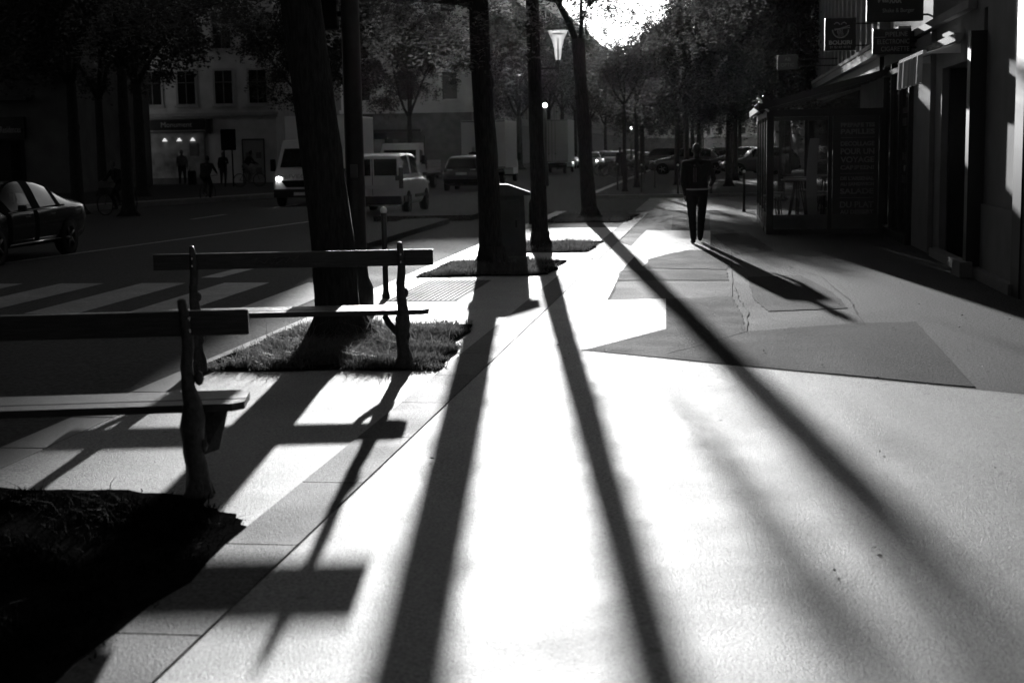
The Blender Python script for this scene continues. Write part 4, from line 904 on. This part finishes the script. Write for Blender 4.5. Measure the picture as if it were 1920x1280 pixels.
person('cyclist in a dark coat seen from behind, riding along the far kerb', g, R_(-8), ride, 'cyclists across the road', 1.06, vox=.016)
g = GR(468, 350, .06); bicycle('bicycle crossing in front of the pale wall beside the board', g, R_(-60), group='ridden bicycles')
person('cyclist in black beside the two legged board, side on', g, R_(-60), ride, 'cyclists across the road', 1.08, dict(leg=mat('grey_trousers', .1, .8)), vox=.016)
g = GR(222, 402, -.12); bicycle('bicycle in the shadow behind the black saloon', g, R_(150), True, 'ridden bicycles')
person('cyclist barely visible in shadow behind the black saloon', g, R_(150), ride, 'cyclists across the road', 1.0, vox=.016)
for k, (px, py, rz) in enumerate([(1140, 329, 80), (1152, 329, 95), (1168, 330, 70), (1148, 330, 100)]):
    bicycle(['bicycle racked leftmost near the far kerb', 'bicycle second in the rack near the far kerb', 'bicycle rightmost in the rack near the far kerb', 'bicycle leaning in the middle of the far rack'][k], GR(px, py), R_(rz), group='racked bicycles')
t = thing('barrier', 'tubular barrier loop behind the far bollards', 'barrier', GR(1192, 343))
b = MB(); b.tube([(-.42, 0, 0), (-.42, 0, .95), (-.36, 0, 1.0), (.36, 0, 1.0), (.42, 0, .95), (.42, 0, 0)], .025, 6); b.tube([(-.42, 0, .5), (.42, 0, .5)], .02, 6); b.build('tube_frame', M_blackmetal, t)
person('distant pedestrian standing among the racked bicycles', GR(1163, 332), R_(20), STAND, 'distant pedestrians', 1.0, vox=.02)
person('passenger head and shoulders seen over the roof of the dark estate car', Vector((-4.4, 72.5, .0)), R_(0), STAND, 'pedestrians behind the dark estate car', 1.0, vox=.02)
person('pedestrian with pale hair seen over the roof of the dark estate car', Vector((-1.85, 75, .1)), R_(180), STAND, 'pedestrians behind the dark estate car', 1.04, dict(hair=M_clothl, skin=M_clothl), vox=.02)
# ================================================================= VEHICLES
def chaikin_grid(G, it=2):
    G = np.array(G, float)
    def cut(G):
        out = [G[0]]
        for i in range(len(G)-1):
            a, c = G[i], G[i+1]; out += [a*.75+c*.25, a*.25+c*.75]
        out.append(G[-1]); return np.array(out)
    for _ in range(it):
        G = cut(G); G = np.transpose(cut(np.transpose(G, (1, 0, 2))), (1, 0, 2))
    return G
def shell(name, G, m, parent, cap=True):
    """G [station][ring point 0..k from sill centre to roof centre] right half; mirrored"""
    n, k, _ = G.shape; b = MB(); vs = []; fs = []
    full = []
    for i in range(n):
        ring = [tuple(p) for p in G[i]]+[(-p[0], p[1], p[2]) for p in G[i][::-1][1:]]
        full.append(ring)
    K = len(full[0]); vs = [p for r in full for p in r]
    for i in range(n-1):
        for j in range(K-1): fs.append((i*K+j, i*K+j+1, (i+1)*K+j+1, (i+1)*K+j))
        fs.append((i*K+K-1, i*K, (i+1)*K, (i+1)*K+K-1))
    if cap: fs.append(tuple(range(K))); fs.append(tuple((n-1)*K+j for j in range(K-1, -1, -1)))
    b.add(vs, fs, 0, True); o = b.build(name, m, parent); return o
def patch(name, G, i0, i1, j0, j1, m, parent, off=.008, mirror=True):
    n, k, _ = G.shape; N = np.zeros_like(G)
    for i in range(n):
        for j in range(k):
            a = G[min(i+1, n-1), j]-G[max(i-1, 0), j]; c = G[i, min(j+1, k-1)]-G[i, max(j-1, 0)]
            v = np.cross(a, c); l_ = np.linalg.norm(v); N[i, j] = v/l_ if l_ > 1e-9 else 0
    cen = G.mean((0, 1)); out = []
    P = G[i0:i1+1, j0:j1+1]; Nn = N[i0:i1+1, j0:j1+1]
    ref = P.reshape(-1, 3).mean(0)-np.array([0, cen[1], cen[2]-.3]); 
    if (Nn.reshape(-1, 3).mean(0)@np.array([1, 0, .6])) < 0 and abs(Nn.reshape(-1, 3).mean(0)[0]) > .3: Nn = -Nn
    if abs(Nn.reshape(-1, 3).mean(0)[0]) <= .3:
        mn = Nn.reshape(-1, 3).mean(0)
        if mn@np.array([0, np.sign(P.reshape(-1, 3).mean(0)[1]-cen[1]), .8]) < 0: Nn = -Nn
    Q = P+Nn*off; a_, c_, _ = Q.shape
    for s_ in ((1, -1) if mirror else (1,)):
        b = MB(); vs = [(q[0]*s_, q[1], q[2]) for r in Q for q in r]; fs = [(i*c_+j, i*c_+j+1, (i+1)*c_+j+1, (i+1)*c_+j) for i in range(a_-1) for j in range(c_-1)]
        b.add(vs, fs, 0, True); b.build(name, m, parent, fix=False)
def wheel(parent, x, y, r, w_=.2):
    b = MB(); b.lathe((x, y, r), [(r*.62, -w_/2), (r*.93, -w_/2), (r, -w_*.35), (r, w_*.35), (r*.93, w_/2), (r*.62, w_/2)], 24, axis='X'); wh = b.build('wheel', M_tyre, parent)
    b = MB(); s_ = 1 if x > 0 else -1; xx = x+s_*w_*.42
    b.lathe((xx, y, r), [(0, .02*s_), (r*.18, .02*s_), (r*.2, 0)], 12, axis='X')
    for k in range(5): a = k*2*math.pi/5; b.tube([(xx, y, r), (xx, y+r*.62*math.cos(a), r+r*.62*math.sin(a))], [r*.10, r*.08], 6)
    b.lathe((xx-s_*.02, y, r), [(r*.58, 0), (r*.66, 0)], 24, axis='X'); b.build('rim', M_rim, wh)
def add_extras(t, L, Wd, axles, r, lit, plate_z, tailz, headz, hx, mirror=(.0, 1.0), ctr=0):
    for y in axles:
        for s_ in (-1, 1):
            wheel(t, s_*(Wd/2-.085), y, r)
            b = MB(); b.lathe((s_*(Wd/2-.05), y, r), [(0, -.05), (r*1.16, -.05), (r*1.16, .053), (0, .053)], 24, axis='X'); b.build('wheel_arch', M_black, t)
    f = L/2; 
    for s_ in (-1, 1):
        b = MB(); b.ball((s_*hx, f-.10, headz), (.17, .10, .075), 12); hl = b.build('headlight', M_lampglass, t)
        if lit: b = MB(); b.ball((s_*hx, f-.02, headz), (.075, .05, .055), 10); b.build('bulb', M_head, hl)
        b = MB(); b.box((s_*(hx+.05), -f+.06, tailz), (.16, .14, .16), bev=.03); b.build('tail_light', M_tail, t)
        b = MB(); b.box((s_*(Wd/2+.09), mirror[0], mirror[1]), (.15, .09, .11), bev=.03); b.build('mirror', M_blackmetal, t)
    b = MB(); b.box((0, -f-.012, plate_z), (.52, .02, .11), bev=.004); pl_ = b.build('number_plate', M_plate, t)
    b = MB(); b.box((0, f+.008, plate_z-.15), (.52, .02, .11), bev=.004); b.build('number_plate', M_plate, t)
    return pl_
def car(label, loc, rz, L, Wd, H, paint, kind='saloon', lit=False, group=None, cat='car', name='car'):
    t = thing(name, label, cat, loc, rz, group); f = L/2; hw = Wd/2
    def st(y, zb, zt, wr, wb=1.0, zs=.22):
        # ring: bottom centre, sill, lower side, belt below, belt, roof side, roof edge, roof centre
        w_ = hw*wb
        return [(0, y, zs), (w_*.80, y, zs), (w_*.97, y, zs+.12), (w_, y, (zs+zb)*.5), (w_*.985, y, zb-.05), (w_*.93, y, zb), (w_*wr, y, zt-.05), (w_*wr*.86, y, zt), (0, y, zt+.015)]
    if kind == 'saloon':
        zb = .92
        sts = [st(-f, .84, .92, .80, .86, .34), st(-f+.06, .96, 1.05, .82, .95, .26), st(-f+.45, .97, 1.08, .80, .99), st(-f+.75, .96, 1.14, .76), st(-f+1.45, zb+.03, H-.06, .70), st(-f+2.1, zb, H, .70),
               st(-f+2.75, zb, H-.01, .70), st(f-1.65, zb-.02, 1.17, .72), st(f-1.35, .88, .99, .80), st(f-.7, .80, .88, .82, .98), st(f-.2, .66, .76, .8, .93), st(f, .55, .62, .75, .82, .3)]
        wins = [(11, 16), (17, 20), (20, 25)]
    elif kind == 'estate':
        zb = 1.0
        sts = [st(-f, .85, .95, .8, .86, .36), st(-f+.10, .98, 1.05, .85, .96, .28), st(-f+.35, 1.02, 1.35, .80, .99), st(-f+.75, zb, H-.04, .74), st(-f+1.6, zb, H, .74), st(-f+2.6, zb, H-.02, .74), st(f-1.55, zb-.03, 1.2, .74), st(f-1.2, .95, 1.05, .82), st(f-.6, .88, .96, .82, .98), st(f-.15, .7, .8, .8, .92), st(f, .55, .65, .75, .84, .3)]
    else:                                          # van
        zb = 1.05
        sts = [st(-f, 1.02, H-.18, .86, .93, .30), st(-f+.06, 1.05, H-.07, .84, .985, .26), st(-f+.5, 1.06, H, .83), st(-f+1.5, zb, H+.02, .82), st(-f+2.5, zb, H, .82), st(f-1.55, zb, H-.10, .78), st(f-.95, zb-.03, 1.20, .80), st(f-.55, .98, 1.10, .82), st(f-.15, .78, .90, .8, .95), st(f, .55, .66, .75, .86, .3)]
    G = chaikin_grid(sts, 2); shell('body', G, paint, t)
    n = G.shape[0]; k = G.shape[1]
    return t, G
def jr(G, z0, z1): return None
def win(t, G, y0, y1, name='side_window', j0=None, j1=None, m=None, off=.012):
    ys = G[:, G.shape[1]//2, 1]; i0 = int(np.argmin(abs(ys-y0))); i1 = int(np.argmin(abs(ys-y1)))
    if i0 > i1: i0, i1 = i1, i0
    patch(name, G, i0, i1, j0, j1, m or M_carglass, t, off)
# -- black saloon at the left edge, nose towards us
HD = math.pi-A                      # heading towards the camera along the street
ct = W(24.9, -13.3, -.12)
t, G = car('glossy black saloon cut off by the left edge, its side windows catching the light', ct, HD, 4.75, 1.86, 1.45, M_carblack)
k = G.shape[1]; jb, jt = int(k*.60), int(k*.80)
M_sglass = mat('bright_car_glass', .10, .12, 1.0, coat=1.0)  # paler glass colour stands for light showing through the rear side windows
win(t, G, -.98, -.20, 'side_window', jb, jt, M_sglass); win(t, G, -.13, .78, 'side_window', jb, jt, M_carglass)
for ya, yb in ((-.32, -.10), (.72, .98), (-1.22, -.98)): win(t, G, ya, yb, 'pillar', jb, jt, M_black, .016)
win(t, G, -1.3, 1.0, 'window_strip', jb-1, jb, M_black, .016); win(t, G, -1.3, 1.0, 'window_strip', jt, jt+1, M_black, .016)
for ya in (-.22, .85): win(t, G, ya, ya+.12, 'door_gap', 5, jb-1, M_black, .003)
win(t, G, 1.0-.12, 1.5-.22, 'windscreen', jt+1, k-1, M_carglass)
win(t, G, -1.6, -1.0, 'rear_window', jt+1, k-1, M_carglass)
add_extras(t, 4.75, 1.86, (-1.42, 1.45), .33, False, .8, .86, .68, .68, (.62, .97))
b = MB(); 
for s_ in (-1, 1): b.tube([(s_*.925, -1.9, .90), (s_*.94, -.5, .93), (s_*.94, 1.0, .90)], .009, 5); b.box((s_*.935, .25, .80), (.02, .18, .025)); b.box((s_*.935, -.75, .82), (.02, .18, .025)); b.tube([(s_*.945, -1.0, .34), (s_*.945, 1.0, .32)], .014, 5)
b.build('trim', M_chrome, t)
b = MB(); b.box((0, 2.36, .5), (.9, .05, .22), bev=.02); b.build('grille', M_black, t)
# -- white van going away
ct = W(44.0, -10.0, -.12)
t, G = car('white small van seen from behind, right of the thickest trunk', ct, -A, 4.4, 1.84, 1.80, M_white, 'van', cat='van', name='van')
k = G.shape[1]; jb, jt = int(k*.62), int(k*.80)
win(t, G, -1.75, -.75, 'side_window', jb, jt); win(t, G, -.6, .45, 'side_window', jb, jt)
b = MB(); b.box((-.40, -2.19, 1.40), (.70, .03, .50), bev=.012); b.box((.40, -2.19, 1.40), (.70, .03, .50), bev=.012); b.build('rear_window', M_carglass, t)
b = MB(); b.box((0, -2.20, 1.0), (.015, .03, 1.3)); b.build('door_gap', M_black, t)
b = MB(); b.box((0, -2.20, .42), (1.74, .16, .26), bev=.04)
for s_ in (-1, 1): b.box((s_*.915, -1.5, .45), (.03, 1.1, .2), bev=.01); b.box((s_*.92, .35, .50), (.03, 1.5, .10), bev=.01)
b.build('bumper', M_signblack, t)
add_extras(t, 4.4, 1.84, (-1.35, 1.35), .32, False, .82, 1.08, .85, .72, (.75, 1.15))
for s_ in (-1, 1):
    b = MB(); b.box((s_*.86, -2.15, 1.08), (.11, .16, .62), bev=.03); b.build('tail_light', M_tail, t)
# -- dark estate going away
ct = W(67.2, -11.35, -.12)
t, G = car('dark estate car driving away between the pickup and the straight trunk', ct, -A, 4.5, 1.85, 1.64, M_cardark, 'estate', name='estate_car')
k = G.shape[1]; jb, jt = int(k*.62), int(k*.80)
win(t, G, -1.6, -.5, 'side_window', jb, jt); win(t, G, -.4, .6, 'side_window', jb, jt)
b = MB(); b.slabY([(-.66, 1.08), (.66, 1.08), (.55, 1.48), (-.55, 1.48)], -.02, .02)
for i, v in enumerate(b.v): b.v[i] = (v[0], v[1]-2.16+(v[2]-1.08)*.85, v[2])
b.build('rear_window', M_carglass, t)
b = MB(); b.box((0, -2.25, .45), (1.6, .12, .2), bev=.03); b.build('bumper', M_black, t)
add_extras(t, 4.5, 1.85, (-1.35, 1.4), .33, False, .80, .98, .78, .7, (.8, 1.1))
b = MB()
for s_ in (-1, 1): b.box((s_*.62, -2.23, .98), (.42, .05, .05))
b.build('tail_strip', M_lampglass, t)
estate = t
# -- box lorries and light trucks
def lorry(label, loc, rz, w_, h, boxL, cab_lit, paint=M_white, boxm=M_white, name='box_lorry', flatbed=False, cabh=2.35, group='lorries and delivery vans'):
    t = thing(name, label, 'lorry', loc, rz, group); hw = 1.0
    prof = [(-.9, .45), (.95, .45), (1.08, .62), (1.08, .95), (1.0, 1.12), (.72, 1.32), (.28, cabh-.28), (.12, cabh-.05), (-.25, cabh), (-.9, cabh)]
    b = MB(); n = len(prof)
    rings = []
    for x, kx in ((-hw, .97), (-hw+.05, 1), (hw-.05, 1), (hw, .97)):
        rings.append([(x*(.90 if z > 1.5 else 1), y*kx if y > 0 else y, z) for y, z in prof])
    vs = [p for r in rings for p in r]; fs = [(i*n+j, i*n+(j+1) % n, (i+1)*n+(j+1) % n, (i+1)*n+j) for i in range(3) for j in range(n)]+[tuple(range(n)), tuple(3*n+j for j in range(n-1, -1, -1))]
    b.add(vs, fs); b.build('cab', paint, t)
    zt = cabh-.32
    b = MB(); b.add([(-.84, .71, 1.38), (.84, .71, 1.38), (.78, .32, zt), (-.78, .32, zt), (-.84, .74, 1.38), (.84, .74, 1.38), (.78, .35, zt), (-.78, .35, zt)], [(0, 1, 2, 3), (4, 5, 6, 7), (0, 1, 5, 4), (1, 2, 6, 5), (2, 3, 7, 6), (3, 0, 4, 7)]); b.build('windscreen', M_carglass, t)
    for s_ in (-1, 1):
        b = MB(); b.add([(s_*1.0, -.45, 1.32), (s_*1.0, .52, 1.32), (s_*.915, .20, zt), (s_*.915, -.45, zt)], [(0, 1, 2, 3)]); b.build('side_window', M_carglass, t, fix=False)
        b = MB(); b.box((s_*1.16, .55, 1.45), (.18, .1, .42), bev=.03); b.build('mirror', M_black, t)
        b = MB(); b.box((s_*.78, 1.03, .98), (.34, .12, .17), bev=.03); hl = b.build('headlight', M_lampglass, t)
        if cab_lit and s_ in cab_lit: b = MB(); b.ball((s_*.80, 1.10, .98), (.11, .05, .08), 10); b.build('bulb', M_head, hl)
        wheel(t, s_*.88, .55, .34, .2)
    b = MB(); b.slabY([(-.72, .92), (.72, .92), (.55, .68), (-.55, .68)], 1.075, 1.10); b.build('grille', M_black, t)
    b = MB(); b.box((0, 1.03, .47), (2.0, .2, .30), bev=.05); b.build('bumper', M_signblack, t)
    b = MB(); b.box((0, 1.14, .45), (.52, .02, .11)); b.build('number_plate', M_plate, t)
    y0 = -1.0; y1 = y0-boxL
    if flatbed:
        b = MB(); b.box2((-w_/2, y1, .78), (w_/2, y0, .88))
        for s_ in (-1, 1):
            for z in (.98, 1.16, 1.34): b.box((s_*w_/2, (y0+y1)/2, z), (.04, boxL, .13))
        b.box((0, y1, 1.15), (w_, .04, .5)); b.build('load_bed', mat('alu', .5, .4, .5), t)
        b = MB(); b.box((0, y0+.05, 1.6), (w_*.9, .05, 1.2)); b.box((w_*.45, y0+.05, 2.0), (.05, .05, 1.2)); b.box((-w_*.45, y0+.05, 2.0), (.05, .05, 1.2)); b.build('headboard', M_signblack, t)
    else:
        b = MB(); b.box2((-w_/2, y1, .85), (w_/2, y0, h), bev=.03); bo = b.build('cargo_box', boxm, t)
        b = MB(); b.box((0, y1-.01, (h+.85)/2), (.03, .03, h-.95)); b.box((0, y1-.015, .9), (w_-.05, .04, .06)); b.box((0, y1-.015, h-.05), (w_-.05, .04, .06))
        for s_ in (-1, 1): b.box((s_*.25, y1-.03, (h+.85)/2), (.03, .03, h-1.1)); b.box((s_*.25, y1-.05, 1.5), (.12, .03, .08))
        b.build('door_frame', M_walld, bo)
    b = MB(); b.box((0, (y0+y1)/2, .65), (.9, boxL, .25)); b.box((0, y1+.05, .55), (w_*.9, .1, .14)); b.build('chassis', M_black, t)
    for s_ in (-1, 1): wheel(t, s_*.85, y1+1.1, .36, .24); 
    for s_ in (-1, 1): b = MB(); b.box((s_*w_*.4, y1-.02, .72), (.3, .06, .12)); b.build('tail_light', M_tail, t)
    return t
c1 = Vector((-7.15, 51.3, -.12)); t = lorry('white box van coming towards us, left of the thickest trunk', c1, HD, 2.3, 3.2, 4.2, (-1, 1))
put_text('IVECO', .2, t, (.0, 0, 0), M_signtext, width=.85, bold=.006); o = [c for c in t.children if c.name.startswith('lettering')][0]; o.location = (0, 1.095, 1.05); o.rotation_euler = (R_(78), 0, math.pi)
lorry('white open back pickup truck coming towards us beyond the small van', Vector((-5.15, 69, -.12)), HD, 2.1, 2.2, 3.4, (-1,), name='pickup_truck', flatbed=True, cabh=2.25)
lorry('larger white box lorry seen from behind between the straight and slim trunks', W(83.2, -12.3, -.12), -A, 2.45, 3.45, 4.6, None, boxm=mat('grey_box', .42, .5, .4), paint=M_white)
lorry('grey box lorry farther off, right of the slim trunk', W(112.5, -11.7, -.12), -A, 2.4, 4.0, 5.0, None, boxm=mat('grey_box2', .3, .5, .4))
# -- distant queue with lit headlamps
src = None
for kq, (px, Y, lab) in enumerate([(1113, 125, 'leftmost car of the distant oncoming queue'), (1130, 150, 'second car of the distant oncoming queue'), (1150, 138, 'middle car of the distant oncoming queue with the brightest lamps'), (1164, 165, 'fourth car of the distant oncoming queue'),
                      (1186, 180, 'car in the distant queue near the tiny globe lamp'), (1143, 190, 'pale van roof behind the distant queue'), (1176, 215, 'farthest car of the distant queue'), (1070, 133, 'pale car just right of the grey box lorry')]):
    X = (px-960)/FPX*Y
    if src is None:
        src, G = car(lab, (X, Y, -.12), HD, 4.2, 1.78, 1.5, M_cargrey, 'estate', group='queue of distant cars')
        k = G.shape[1]; jb, jt = int(k*.62), int(k*.80); win(src, G, -1.4, .6, 'side_window', jb, jt); win(src, G, .75, 1.1, 'windscreen', jt+1, k-1)
        add_extras(src, 4.2, 1.78, (-1.3, 1.3), .31, True, .75, .95, .78, .66, (.7, 1.05))
    else:
        c = copy_tree(src); c.location = (X, Y, -.12); c['label'] = lab

for px, Y, rz, lb in [(1288, 92, 80, 'dark parked car across the far end of the footway, left of the walker'), (1338, 98, 100, 'dark parked car beyond the walker, right of his shoulder'), (1385, 90, 85, 'dark parked car under the dense trees near the terrace'), (1240, 108, 70, 'dark parked car farthest left at the end of the footway'), (1425, 84, 95, 'dark parked car partly hidden by the terrace')]:
    c = copy_tree(estate); c.location = ((px-960)/FPX*Y, Y, 0); c.rotation_euler = (0, 0, R_(rz)); c['label'] = lb; c['group'] = 'dark parked cars at the end of the footway'
# ================================================================= HAZE
b = MB(); b.box2((-150, -45, -1.3), (190, 560, 40)); hz = b.build('haze', M_wall)
hm = bpy.data.materials.new('morning_haze'); hm.use_nodes = True; hn = hm.node_tree.nodes; hn.clear()
ho = hn.new('ShaderNodeOutputMaterial'); hv = hn.new('ShaderNodeVolumePrincipled'); hv.inputs['Color'].default_value = (.9, .9, .9, 1)
hv.inputs['Density'].default_value = .00003; hv.inputs['Anisotropy'].default_value = .8
hm.node_tree.links.new(hv.outputs[0], ho.inputs['Volume']); hz.data.materials.clear(); hz.data.materials.append(hm); tag(hz, 'thin morning haze glowing towards the low sun', 'haze', kind='stuff')
